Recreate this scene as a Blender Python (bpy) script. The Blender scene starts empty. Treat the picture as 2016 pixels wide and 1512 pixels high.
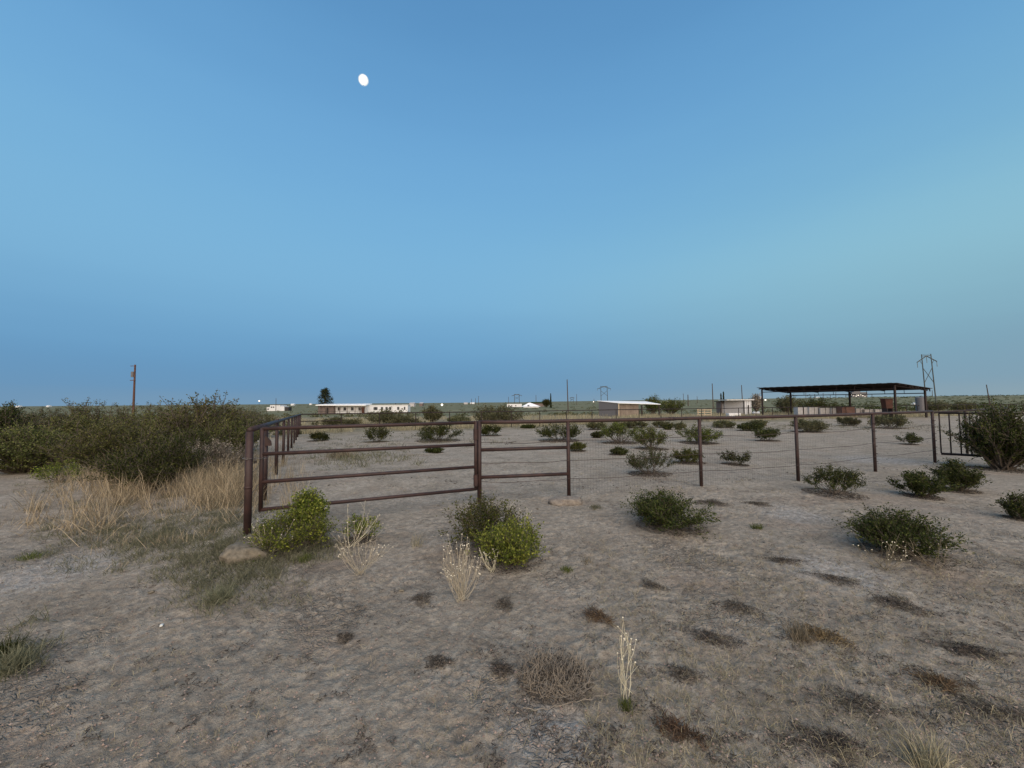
import bpy, math, random
import numpy as np
from mathutils import Vector, Matrix

random.seed(7)
RNG = np.random.default_rng(11)
S = bpy.context.scene
COL = S.collection

# ------------------------------------------------------------------ camera
F_PX, W_PX, H_PX = 757.0, 2016.0, 1512.0
CAM = np.array([0.0, 0.0, 1.6])
PITCH, ROLL = math.radians(2.70), math.radians(0.46)
fw = Vector((0, math.cos(PITCH), math.sin(PITCH)))
r0 = Vector((1, 0, 0)); u0 = r0.cross(fw)
right = r0 * math.cos(ROLL) - u0 * math.sin(ROLL)
up = u0 * math.cos(ROLL) + r0 * math.sin(ROLL)
cd = bpy.data.cameras.new('camera')
cam = bpy.data.objects.new('camera', cd); COL.objects.link(cam)
cd.sensor_fit = 'HORIZONTAL'; cd.sensor_width = 36.0
cd.lens = F_PX / W_PX * 36.0
cd.clip_start = 0.05; cd.clip_end = 20000
cam.matrix_world = Matrix(((right.x, up.x, -fw.x, CAM[0]), (right.y, up.y, -fw.y, CAM[1]),
                           (right.z, up.z, -fw.z, CAM[2]), (0, 0, 0, 1)))
S.camera = cam

# ------------------------------------------------------------------ sky, sun, exposure
SUN_EL, SUN_AZ = math.radians(1.0), math.radians(168)      # sun just gone down, behind the camera
wd = bpy.data.worlds.new('World'); S.world = wd; wd.use_nodes = True
nt = wd.node_tree
bg = nt.nodes['Background']
sky = nt.nodes.new('ShaderNodeTexSky'); sky.sky_type = 'NISHITA'; sky.sun_disc = False
sky.sun_elevation = SUN_EL; sky.sun_rotation = SUN_AZ
sky.altitude = 1200; sky.air_density = 1.0; sky.dust_density = 0.4; sky.ozone_density = 4.0
def srgb(r, g, b):
    return tuple(((v / 255 + .055) / 1.055) ** 2.4 for v in (r, g, b)) + (1,)
def N(t, **k):
    n = nt.nodes.new(t)
    for a_, v in k.items(): setattr(n, a_, v)
    return n
tc = N('ShaderNodeTexCoord'); sp = N('ShaderNodeSeparateXYZ'); nt.links.new(tc.outputs['Generated'], sp.inputs[0])
def sramp(stops):
    """dusk colours by the sine of the elevation"""
    r = N('ShaderNodeValToRGB'); r.color_ramp.interpolation = 'B_SPLINE'
    e = r.color_ramp.elements
    while len(e) < len(stops): e.new(.5)
    for k, (p, c) in enumerate(stops): e[k].position = p; e[k].color = srgb(*c)
    nt.links.new(wob.outputs[0], r.inputs[0]); return r.outputs[0]
# faint high veils make the bands uneven
nz = N('ShaderNodeTexNoise'); nz.inputs['Scale'].default_value = 1.6; nz.inputs['Detail'].default_value = 3
mp = N('ShaderNodeMapping'); mp.inputs['Scale'].default_value = (1, 1, 7); nt.links.new(tc.outputs['Generated'], mp.inputs[0]); nt.links.new(mp.outputs[0], nz.inputs['Vector'])
nm = N('ShaderNodeMath', operation='MULTIPLY_ADD'); nm.inputs[1].default_value = .060; nm.inputs[2].default_value = -.030
nt.links.new(nz.outputs[0], nm.inputs[0])
wob = N('ShaderNodeMath', operation='ADD'); nt.links.new(nm.outputs[0], wob.inputs[0]); nt.links.new(sp.outputs[2], wob.inputs[1])
left_sky = sramp([(0, (122, 156, 184)), (.035, (106, 150, 188)), (.12, (106, 158, 200)), (.25, (130, 184, 220)), (.40, (124, 182, 222)), (.56, (112, 170, 218)), (.74, (92, 148, 198)), (1, (66, 112, 166))])
right_sky = sramp([(0, (146, 168, 178)), (.04, (130, 162, 182)), (.13, (132, 172, 190)), (.27, (150, 200, 216)), (.40, (126, 182, 214)), (.56, (108, 166, 212)), (.74, (90, 146, 196)), (1, (64, 112, 164))])
ax = N('ShaderNodeMapRange', interpolation_type='SMOOTHSTEP'); nt.links.new(sp.outputs[0], ax.inputs[0]); ax.inputs[1].default_value = -.25; ax.inputs[2].default_value = 1.0
mxs = N('ShaderNodeMix', data_type='RGBA'); nt.links.new(ax.outputs[0], mxs.inputs[0]); nt.links.new(left_sky, mxs.inputs[6]); nt.links.new(right_sky, mxs.inputs[7])
# afterglow low in the west, behind the camera
ay = N('ShaderNodeMapRange', interpolation_type='SMOOTHSTEP'); nt.links.new(sp.outputs[1], ay.inputs[0]); ay.inputs[1].default_value = .25; ay.inputs[2].default_value = -1.0
az = N('ShaderNodeMapRange', interpolation_type='SMOOTHSTEP'); nt.links.new(sp.outputs[2], az.inputs[0]); az.inputs[1].default_value = .75; az.inputs[2].default_value = .0
gm = N('ShaderNodeMath', operation='MULTIPLY'); nt.links.new(ay.outputs[0], gm.inputs[0]); nt.links.new(az.outputs[0], gm.inputs[1])
mxg = N('ShaderNodeMix', data_type='RGBA'); nt.links.new(gm.outputs[0], mxg.inputs[0]); nt.links.new(mxs.outputs[2], mxg.inputs[6]); mxg.inputs[7].default_value = (1.5, .95, .55, 1)
# the physical sky keeps a small share
ns = N('ShaderNodeMix', data_type='RGBA', blend_type='MULTIPLY'); ns.inputs[0].default_value = 1; nt.links.new(sky.outputs[0], ns.inputs[6]); ns.inputs[7].default_value = (.1, .1, .1, 1)
fin = N('ShaderNodeMix', data_type='RGBA'); fin.inputs[0].default_value = .05; nt.links.new(mxg.outputs[2], fin.inputs[6]); nt.links.new(ns.outputs[2], fin.inputs[7])
gain = N('ShaderNodeMix', data_type='RGBA', blend_type='MULTIPLY'); gain.inputs[0].default_value = 1; nt.links.new(fin.outputs[2], gain.inputs[6]); gain.inputs[7].default_value = (8, 8, 8, 1)
nt.links.new(gain.outputs[2], bg.inputs[0]); bg.inputs[1].default_value = 0.125
sl = bpy.data.lights.new('sun', 'SUN'); sun = bpy.data.objects.new('sun', sl); COL.objects.link(sun)
sl.energy = 4.2; sl.angle = math.radians(80); sl.color = (1.0, 0.84, 0.70)     # the afterglow: broad and warm
_el = math.radians(36)
sd = Vector((math.sin(SUN_AZ) * math.cos(_el), math.cos(SUN_AZ) * math.cos(_el), math.sin(_el)))
sun.rotation_euler = sd.to_track_quat('Z', 'Y').to_euler()
S.view_settings.view_transform = 'Standard'; S.view_settings.look = 'None'
S.view_settings.gamma = 1; S.view_settings.use_curve_mapping = False
S.view_settings.exposure = 0.0

# ------------------------------------------------------------------ noise and terrain
_perm = np.random.default_rng(3).permutation(1024).astype(np.int64)
_ang = np.random.default_rng(4).random(1024) * 2 * np.pi
def pnoise(x, y):
    x = np.asarray(x, float); y = np.asarray(y, float)
    xi = np.floor(x).astype(np.int64); yi = np.floor(y).astype(np.int64)
    fx = x - xi; fy = y - yi
    def g(ix, iy, dx, dy):
        h = _perm[(_perm[ix & 1023] + iy) & 1023]
        a = _ang[h]
        return np.cos(a) * dx + np.sin(a) * dy
    u = fx * fx * fx * (fx * (fx * 6 - 15) + 10); v = fy * fy * fy * (fy * (fy * 6 - 15) + 10)
    a = g(xi, yi, fx, fy); b = g(xi + 1, yi, fx - 1, fy)
    c = g(xi, yi + 1, fx, fy - 1); d = g(xi + 1, yi + 1, fx - 1, fy - 1)
    return ((a * (1 - u) + b * u) * (1 - v) + (c * (1 - u) + d * u) * v) * 1.4
def sstep(a, b, x):
    t = np.clip((np.asarray(x, float) - a) / (b - a), 0, 1); return t * t * (3 - 2 * t)
def ground_z(x, y):
    x = np.asarray(x, float); y = np.asarray(y, float)
    z = np.interp(y, [0, 8, 28, 60, 100, 150, 400], [0, 0, -.4, -.6, -1.9, -2.0, -2.0])
    z = z + 0.045 * pnoise(x / 3.1 + 7, y / 3.1 + 2) + 0.008 * pnoise(x / 0.8, y / 0.8)
    z = z - 0.07 * sstep(4, 2, np.hypot(x + 3.2, y - 4.6)) * 0.8
    z = z + 6.6 * sstep(250, 520, x) * sstep(150, 420, y)
    far = sstep(500, 1500, np.hypot(x, y))
    return z + far * 1.2 * pnoise(x / 420., y / 420.)
def ray(px, py):
    a = (px - W_PX / 2) / F_PX; b = (H_PX / 2 - py) / F_PX
    d = right * a + up * b + fw
    return np.array(d)
def at(px, py):
    """where the sight line through this point of the photograph meets the ground"""
    d = ray(px, py)
    if d[2] > -0.002: d[2] = -0.002
    t = 1.6 / -d[2]
    for _ in range(25):
        z = float(ground_z(d[0] * t, d[1] * t))
        t += 0.6 * ((z - 1.6) / d[2] - t)
    return np.array([d[0] * t, d[1] * t, float(ground_z(d[0] * t, d[1] * t))])
def at_many(px, py):
    px = np.asarray(px, float); py = np.asarray(py, float)
    a = (px - W_PX / 2) / F_PX; b = (H_PX / 2 - py) / F_PX
    R, U, Fv = np.array(right), np.array(up), np.array(fw)
    d = a[:, None] * R + b[:, None] * U + Fv
    d[:, 2] = np.minimum(d[:, 2], -0.002)
    t = 1.6 / -d[:, 2]
    for _ in range(25):
        z = ground_z(d[:, 0] * t, d[:, 1] * t)
        t += 0.6 * ((z - 1.6) / d[:, 2] - t)
    x = d[:, 0] * t; y = d[:, 1] * t
    return np.stack([x, y, ground_z(x, y)], 1)
def atd(px, depth):
    """ground point at this bearing and depth"""
    x = (px - 1008) / F_PX * depth
    return np.array([x, depth, float(ground_z(x, depth))])
HZ = lambda px: 799.3 - 0.0080 * px
def zat(px, py, depth):        # height of a sight line at a depth
    d = ray(px, py); return 1.6 + d[2] / d[1] * depth

# ------------------------------------------------------------------ materials
def ramp(nt, fac, stops):
    r = nt.nodes.new('ShaderNodeValToRGB')
    e = r.color_ramp.elements
    while len(e) < len(stops): e.new(0.5)
    for k, (p, c) in enumerate(stops):
        e[k].position = p; e[k].color = (*c, 1) if len(c) == 3 else c
    nt.links.new(fac, r.inputs[0]); return r.outputs[0]
def noise(nt, vec, scale, detail=4, rough=0.55, dist=0.0):
    n = nt.nodes.new('ShaderNodeTexNoise'); n.inputs['Scale'].default_value = scale
    n.inputs['Detail'].default_value = detail; n.inputs['Roughness'].default_value = rough
    n.inputs['Distortion'].default_value = dist
    if vec is not None: nt.links.new(vec, n.inputs['Vector'])
    return n.outputs[0]
def mixc(nt, fac, a, b, mode='MIX'):
    m = nt.nodes.new('ShaderNodeMix'); m.data_type = 'RGBA'; m.blend_type = mode
    for s, v in ((m.inputs[0], fac), (m.inputs[6], a), (m.inputs[7], b)):
        if hasattr(v, 'is_linked') or hasattr(v, 'links'): nt.links.new(v, s)
        elif isinstance(v, (int, float)): s.default_value = v
        else: s.default_value = (*v, 1)
    return m.outputs[2]
def mth(nt, op, a, b=None, c=None, clamp=False):
    m = nt.nodes.new('ShaderNodeMath'); m.operation = op; m.use_clamp = clamp
    for k, v in enumerate((a, b, c)):
        if v is None: continue
        if hasattr(v, 'links'): nt.links.new(v, m.inputs[k])
        else: m.inputs[k].default_value = v
    return m.outputs[0]
def mrange(nt, v, a, b, c=0, d=1):
    m = nt.nodes.new('ShaderNodeMapRange'); m.interpolation_type = 'SMOOTHSTEP'
    nt.links.new(v, m.inputs[0])
    for k, x in enumerate((a, b, c, d)): m.inputs[k + 1].default_value = x
    return m.outputs[0]
def newmat(name):
    m = bpy.data.materials.new(name); m.use_nodes = True
    return m, m.node_tree, m.node_tree.nodes['Principled BSDF']
def coords(nt):
    t = nt.nodes.new('ShaderNodeTexCoord'); return t.outputs['Object']
def bump(nt, h, bsdf, dist=0.01, strength=1.0):
    b = nt.nodes.new('ShaderNodeBump'); b.inputs['Distance'].default_value = dist
    b.inputs['Strength'].default_value = strength
    nt.links.new(h, b.inputs['Height']); nt.links.new(b.outputs[0], bsdf.inputs['Normal'])
def solid(name, a, b=None, scale=8, rough=0.7, metal=0.0, bmp=0.0, spec=0.3):
    m, n, p = newmat(name)
    b = b or tuple(x * 0.75 for x in a)
    f = noise(n, coords(n), scale, 6, 0.65)
    n.links.new(ramp(n, f, [(0.32, b), (0.68, a)]), p.inputs['Base Color'])
    p.inputs['Roughness'].default_value = rough; p.inputs['Metallic'].default_value = metal
    p.inputs['Specular IOR Level'].default_value = spec
    if bmp: bump(n, f, p, bmp)
    return m
def leafmat(name, stops, rough=0.7, transl=0.25, spec=0.10):
    m, n, p = newmat(name)
    g = n.nodes.new('ShaderNodeNewGeometry')
    o = n.nodes.new('ShaderNodeObjectInfo')
    big = noise(n, coords(n), 3.0, 2)
    f = mth(n, 'ADD', mth(n, 'MULTIPLY', g.outputs['Random Per Island'], 0.62), mth(n, 'MULTIPLY', big, 0.38))
    c = ramp(n, f, stops)
    h = n.nodes.new('ShaderNodeHueSaturation')
    n.links.new(c, h.inputs['Color'])
    n.links.new(mth(n, 'MULTIPLY_ADD', o.outputs['Random'], 0.5, 0.75), h.inputs['Value'])
    n.links.new(mth(n, 'MULTIPLY_ADD', o.outputs['Random'], 0.03, 0.485), h.inputs['Hue'])
    n.links.new(h.outputs[0], p.inputs['Base Color'])
    p.inputs['Roughness'].default_value = rough; p.inputs['Specular IOR Level'].default_value = spec
    tr = n.nodes.new('ShaderNodeBsdfTranslucent'); n.links.new(h.outputs[0], tr.inputs[0])
    mx = n.nodes.new('ShaderNodeMixShader'); mx.inputs[0].default_value = transl
    n.links.new(p.outputs[0], mx.inputs[1]); n.links.new(tr.outputs[0], mx.inputs[2])
    n.links.new(mx.outputs[0], n.nodes['Material Output'].inputs[0])
    return m
def emit(name, c, s):
    m, n, p = newmat(name)
    p.inputs['Base Color'].default_value = (*c, 1)
    p.inputs['Emission Color'].default_value = (*c, 1); p.inputs['Emission Strength'].default_value = s
    return m

def ground_material():
    m, n, p = newmat('desert_soil')
    co = n.nodes.new('ShaderNodeNewGeometry').outputs['Position']
    sx = n.nodes.new('ShaderNodeSeparateXYZ'); n.links.new(co, sx.inputs[0]); X, Y = sx.outputs[0], sx.outputs[1]
    big = noise(n, co, 0.35, 4, 0.6, 0.4); mid = noise(n, co, 1.7, 5, 0.6, 0.3)
    fine = noise(n, co, 14, 6, 0.7); grit = noise(n, co, 75, 4, 0.75)
    # soil tint: pinkish clay, tan sand, pale crust
    c = ramp(n, mid, [(0.30, (0.255, 0.225, 0.178)), (0.5, (0.345, 0.309, 0.249)), (0.70, (0.425, 0.384, 0.316))])
    c = mixc(n, mth(n, 'MULTIPLY', mrange(n, big, 0.50, 0.66), 0.5), c, (0.400, 0.365, 0.305))
    c = mixc(n, mth(n, 'MULTIPLY', mrange(n, noise(n, co, 0.9, 3), 0.54, 0.70), 0.30), c, (0.330, 0.230, 0.165))
    for pp, rad in ((at(1655, 1128), .55), (at(1735, 905), 1.3), (at(90, 1125), .75), (at(1085, 1450), .34), (at(1560, 1010), .6)):
        vs = n.nodes.new('ShaderNodeVectorMath'); vs.operation = 'DISTANCE'; n.links.new(co, vs.inputs[0]); vs.inputs[1].default_value = tuple(pp)
        dd = mth(n, 'ADD', vs.outputs['Value'], mth(n, 'MULTIPLY', mth(n, 'SUBTRACT', mid, 0.5), rad * 1.6))
        c = mixc(n, mrange(n, dd, rad, rad * .35, 0, .75), c, (0.44, 0.425, 0.39))
    # grit: light grains, dark bits of litter, hollows darkened like crevice shade
    c = mixc(n, mrange(n, grit, 0.56, 0.70, 0, 0.50), c, (0.52, 0.465, 0.375))
    c = mixc(n, mrange(n, noise(n, co, 34, 6, 0.8), 0.52, 0.66, 0, 0.68), c, (0.100, 0.080, 0.060))
    c = mixc(n, mrange(n, fine, 0.40, 0.62, 0.50, 0), c, (0.150, 0.128, 0.104))  # low spots of the fine relief tinted dark, shade put into the colour
    lit = mth(n, 'MULTIPLY', mrange(n, noise(n, co, 5.0, 6, 0.75, 0.9), 0.50, 0.64), mrange(n, noise(n, co, 0.7, 3, 0.6), 0.42, 0.60))
    c = mixc(n, mth(n, 'MULTIPLY', lit, 0.62), c, (0.100, 0.084, 0.066))
    # mud cracks
    vd = n.nodes.new('ShaderNodeVectorMath'); vd.operation = 'ADD'
    nn = n.nodes.new('ShaderNodeTexNoise'); nn.inputs['Scale'].default_value = 6; nn.inputs['Detail'].default_value = 3
    n.links.new(co, nn.inputs['Vector'])
    sc = n.nodes.new('ShaderNodeVectorMath'); sc.operation = 'SCALE'; sc.inputs['Scale'].default_value = 0.22
    n.links.new(nn.outputs['Color'], sc.inputs[0]); n.links.new(co, vd.inputs[0]); n.links.new(sc.outputs[0], vd.inputs[1])
    def crack(scale, w):
        v = n.nodes.new('ShaderNodeTexVoronoi'); v.feature = 'DISTANCE_TO_EDGE'; v.inputs['Scale'].default_value = scale
        v.voronoi_dimensions = '2D'
        n.links.new(vd.outputs[0], v.inputs['Vector']); return mrange(n, v.outputs['Distance'], 0.0, w)
    cr1, cr2 = crack(13, 0.12), crack(31, 0.16)
    near = mrange(n, Y, 7.0, 4.0)
    patch = mth(n, 'MULTIPLY', mrange(n, noise(n, co, 0.8, 3), 0.50, 0.62), near)
    inv = mth(n, 'MULTIPLY', mth(n, 'SUBTRACT', 1.0, mth(n, 'MULTIPLY', cr1, mth(n, 'MULTIPLY_ADD', cr2, 0.5, 0.5))), patch)
    c = mixc(n, mth(n, 'MULTIPLY', inv, 0.22), c, (0.10, 0.078, 0.06))
    # straw-covered ground past the pen, scrub plain far off
    yy = mth(n, 'ADD', Y, mth(n, 'MULTIPLY', mth(n, 'SUBTRACT', noise(n, co, 0.12, 4, 0.6), 0.5), 22.0))
    yl = mth(n, 'ADD', yy, mth(n, 'MULTIPLY', X, -0.36))
    straw = ramp(n, noise(n, co, 2.2, 6, 0.75), [(0.36, (0.10, 0.092, 0.062)), (0.5, (0.19, 0.17, 0.115)), (0.66, (0.30, 0.26, 0.175))])
    c = mixc(n, mrange(n, yl, 25, 33), c, straw)
    scr = ramp(n, noise(n, co, 0.06, 7, 0.8), [(0.38, (0.075, 0.085, 0.050)), (0.54, (0.145, 0.150, 0.090)), (0.70, (0.27, 0.25, 0.165))])
    c = mixc(n, mrange(n, yy, 70, 105), c, scr)
    n.links.new(c, p.inputs['Base Color'])
    p.inputs['Roughness'].default_value = 0.95; p.inputs['Specular IOR Level'].default_value = 0.12
    h = mth(n, 'ADD', mth(n, 'MULTIPLY', fine, 1.0), mth(n, 'MULTIPLY', grit, 0.45))
    h = mth(n, 'SUBTRACT', h, mth(n, 'MULTIPLY', inv, 0.5))
    bump(n, h, p, 0.035, 1.0)
    return m

M = {}
M['ground'] = ground_material()
M['pipe'] = solid('rusty_pipe', (0.046, 0.024, 0.021), (0.017, 0.011, 0.011), 7, 0.6, 0.0, 0.002, 0.35)
M['pipe_dark'] = solid('dark_rusty_steel', (0.028, 0.018, 0.016), (0.012, 0.009, 0.009), 6, 0.7, 0, 0.002)
M['wire'] = solid('weathered_wire', (0.07, 0.055, 0.05), (0.035, 0.028, 0.026), 30, 0.6, 0.4)
M['chain'] = solid('chain_steel', (0.20, 0.19, 0.18), (0.10, 0.09, 0.08), 40, 0.45, 0.7)
M['bark'] = solid('grey_twigs', (0.13, 0.11, 0.085), (0.05, 0.042, 0.034), 25, 0.9)
M['bark_pale'] = solid('bleached_twigs', (0.28, 0.25, 0.20), (0.15, 0.13, 0.105), 25, 0.9)
M['leaf'] = leafmat('creosote_leaves', [(0.15, (0.016, 0.026, 0.006)), (0.5, (0.048, 0.064, 0.013)), (0.85, (0.150, 0.165, 0.036))])
M['leaf_dark'] = leafmat('dark_creosote_leaves', [(0.15, (0.012, 0.018, 0.005)), (0.55, (0.032, 0.043, 0.011)), (0.9, (0.110, 0.118, 0.032))])
M['leaf_olive'] = leafmat('olive_leaves', [(0.15, (0.024, 0.033, 0.010)), (0.5, (0.075, 0.088, 0.026)), (0.85, (0.20, 0.205, 0.072))])
M['leaf_far'] = leafmat('olive_scrub_leaves', [(0.15, (0.045, 0.052, 0.026)), (0.5, (0.085, 0.092, 0.046)), (0.85, (0.17, 0.165, 0.085))])
M['leaf_lime'] = leafmat('young_yellow_green_leaves', [(0.15, (0.045, 0.072, 0.012)), (0.5, (0.125, 0.168, 0.028)), (0.85, (0.36, 0.39, 0.080))], transl=0.35)
M['leaf_mid'] = leafmat('fresh_green_leaves', [(0.15, (0.034, 0.058, 0.010)), (0.5, (0.10, 0.14, 0.022)), (0.85, (0.30, 0.34, 0.060))], transl=0.3)
M['pine'] = leafmat('pine_needles', [(0.2, (0.016, 0.026, 0.012)), (0.8, (0.05, 0.065, 0.03))])
M['straw'] = leafmat('straw', [(0.15, (0.12, 0.10, 0.068)), (0.5, (0.31, 0.26, 0.165)), (0.9, (0.68, 0.58, 0.39))], 0.8, 0.25, 0.1)
M['straw_far'] = leafmat('dull_straw', [(0.15, (0.11, 0.10, 0.07)), (0.5, (0.24, 0.215, 0.145)), (0.9, (0.44, 0.39, 0.27))], 0.8, 0.25, 0.1)
M['stalk'] = leafmat('pale_dry_stalks', [(0.1, (0.34, 0.31, 0.225)), (0.9, (0.64, 0.60, 0.46))], 0.8, 0.2, 0.1)
M['seed'] = solid('pale_seed_heads', (0.76, 0.72, 0.58), (0.52, 0.47, 0.34), 60, 0.9)
M['weed'] = leafmat('grey_green_weeds', [(0.15, (0.075, 0.080, 0.050)), (0.5, (0.145, 0.150, 0.095)), (0.9, (0.26, 0.25, 0.17))], 0.8, 0.2, 0.1)
M['green_grass'] = leafmat('green_grass', [(0.15, (0.05, 0.075, 0.02)), (0.5, (0.10, 0.13, 0.035)), (0.9, (0.2, 0.22, 0.08))], 0.7, 0.25)
M['mat'] = leafmat('dark_dead_litter', [(0.15, (0.030, 0.027, 0.024)), (0.5, (0.075, 0.066, 0.056)), (0.9, (0.20, 0.175, 0.145))], 0.9, 0.1, 0.1)
M['mat_red'] = leafmat('reddish_dead_litter', [(0.15, (0.045, 0.032, 0.022)), (0.5, (0.100, 0.072, 0.046)), (0.9, (0.24, 0.175, 0.10))], 0.9, 0.1, 0.1)
M['dead'] = leafmat('grey_dead_twigs', [(0.15, (0.075, 0.066, 0.056)), (0.5, (0.165, 0.145, 0.12)), (0.9, (0.34, 0.30, 0.24))], 0.9, 0.1, 0.1)
M['rock'] = solid('buff_stone', (0.19, 0.17, 0.13), (0.08, 0.072, 0.055), 22, 0.9, 0, 0.012)
M['rock_grey'] = solid('grey_concrete', (0.24, 0.215, 0.18), (0.12, 0.105, 0.09), 18, 0.9, 0, 0.012)
M['rock_white'] = solid('white_plastic_sheet', (0.66, 0.70, 0.68), (0.45, 0.48, 0.47), 12, 0.7, 0, 0.006)
M['pebble'] = leafmat('pebbles', [(0.1, (0.16, 0.125, 0.10)), (0.6, (0.31, 0.25, 0.205)), (0.96, (0.42, 0.37, 0.31))], 0.95, 0.0, 0.1)
M['white'] = solid('white_siding', (0.62, 0.65, 0.67), (0.52, 0.55, 0.57), 6, 0.6)
M['white_roof'] = solid('white_metal_roof', (0.80, 0.82, 0.82), (0.70, 0.73, 0.74), 1, 0.5)
M['grey_wall'] = solid('grey_corrugated_metal', (0.125, 0.128, 0.137), (0.105, 0.107, 0.115), 6, 0.6)
M['grey_wall2'] = solid('dull_grey_panels', (0.34, 0.35, 0.36), (0.29, 0.30, 0.31), 5, 0.6)
M['tan_wall'] = solid('rust_streaked_tan_metal', (0.21, 0.18, 0.15), (0.14, 0.115, 0.095), 1.2, 0.8)
M['brown_wall'] = solid('brown_porch_wall', (0.17, 0.14, 0.125), (0.11, 0.09, 0.085), 1, 0.8)
M['dark'] = solid('dark_opening', (0.03, 0.028, 0.028), (0.02, 0.02, 0.02), 3, 0.6)
M['glass'] = solid('window_glass', (0.05, 0.06, 0.07), (0.04, 0.045, 0.05), 3, 0.15, 0, 0, 0.5)
M['wood_pole'] = solid('weathered_pole_wood', (0.085, 0.066, 0.052), (0.045, 0.036, 0.030), 4, 0.9)
M['wood_pole_red'] = solid('reddish_pole_wood', (0.12, 0.060, 0.045), (0.06, 0.034, 0.028), 4, 0.9)
M['pylon'] = solid('grey_green_pylon_wood', (0.075, 0.085, 0.080), (0.05, 0.058, 0.056), 2, 0.8)
M['insul'] = solid('insulators', (0.16, 0.18, 0.18), None, 4, 0.3)
M['rust_sheet'] = solid('rusted_sheet_metal', (0.065, 0.024, 0.014), (0.030, 0.014, 0.010), 2.5, 0.8, 0, 0.004)
M['pale_block'] = solid('pale_grey_blocks', (0.44, 0.445, 0.45), (0.33, 0.335, 0.34), 3, 0.9)
M['pink_block'] = solid('faded_red_block', (0.20, 0.12, 0.105), (0.11, 0.075, 0.065), 2, 0.9)
M['board'] = solid('weathered_boards', (0.42, 0.36, 0.26), (0.28, 0.23, 0.17), 3, 0.9)
M['black_roof'] = solid('dark_roof_sheeting', (0.040, 0.032, 0.030), (0.024, 0.02, 0.02), 3, 0.7)
M['white_paint'] = solid('white_paint', (0.8, 0.8, 0.78), (0.6, 0.6, 0.58), 5, 0.5)
M['lamp'] = emit('lit_lamp', (1.0, 0.93, 0.78), 1.3)
M['moon'], n_, p_ = newmat('moonlight')      # limb darkened and faded out to imitate a soft glow; grey seas
lw_ = n_.nodes.new('ShaderNodeLayerWeight'); lw_.inputs[0].default_value = .5
mo_ = mth(n_, 'MULTIPLY', mrange(n_, lw_.outputs['Facing'], .85, .35, .9, 1.25), mrange(n_, noise(n_, coords(n_), .02, 3), .35, .6, .8, 1))
tb_ = n_.nodes.new('ShaderNodeBsdfTransparent'); ms_ = n_.nodes.new('ShaderNodeMixShader')
gb_ = n_.nodes.new('ShaderNodeNewGeometry')
n_.links.new(mth(n_, 'MULTIPLY', mth(n_, 'POWER', mrange(n_, lw_.outputs['Facing'], .98, .15), 1.6), mth(n_, 'SUBTRACT', 1.0, gb_.outputs['Backfacing'])), ms_.inputs[0]); n_.links.new(tb_.outputs[0], ms_.inputs[1]); n_.links.new(p_.outputs[0], ms_.inputs[2]); n_.links.new(ms_.outputs[0], n_.nodes['Material Output'].inputs[0])
n_.links.new(mo_, p_.inputs['Emission Strength']); p_.inputs['Emission Color'].default_value = (1, .97, .88, 1); p_.inputs['Base Color'].default_value = (.1, .1, .1, 1)

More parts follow.
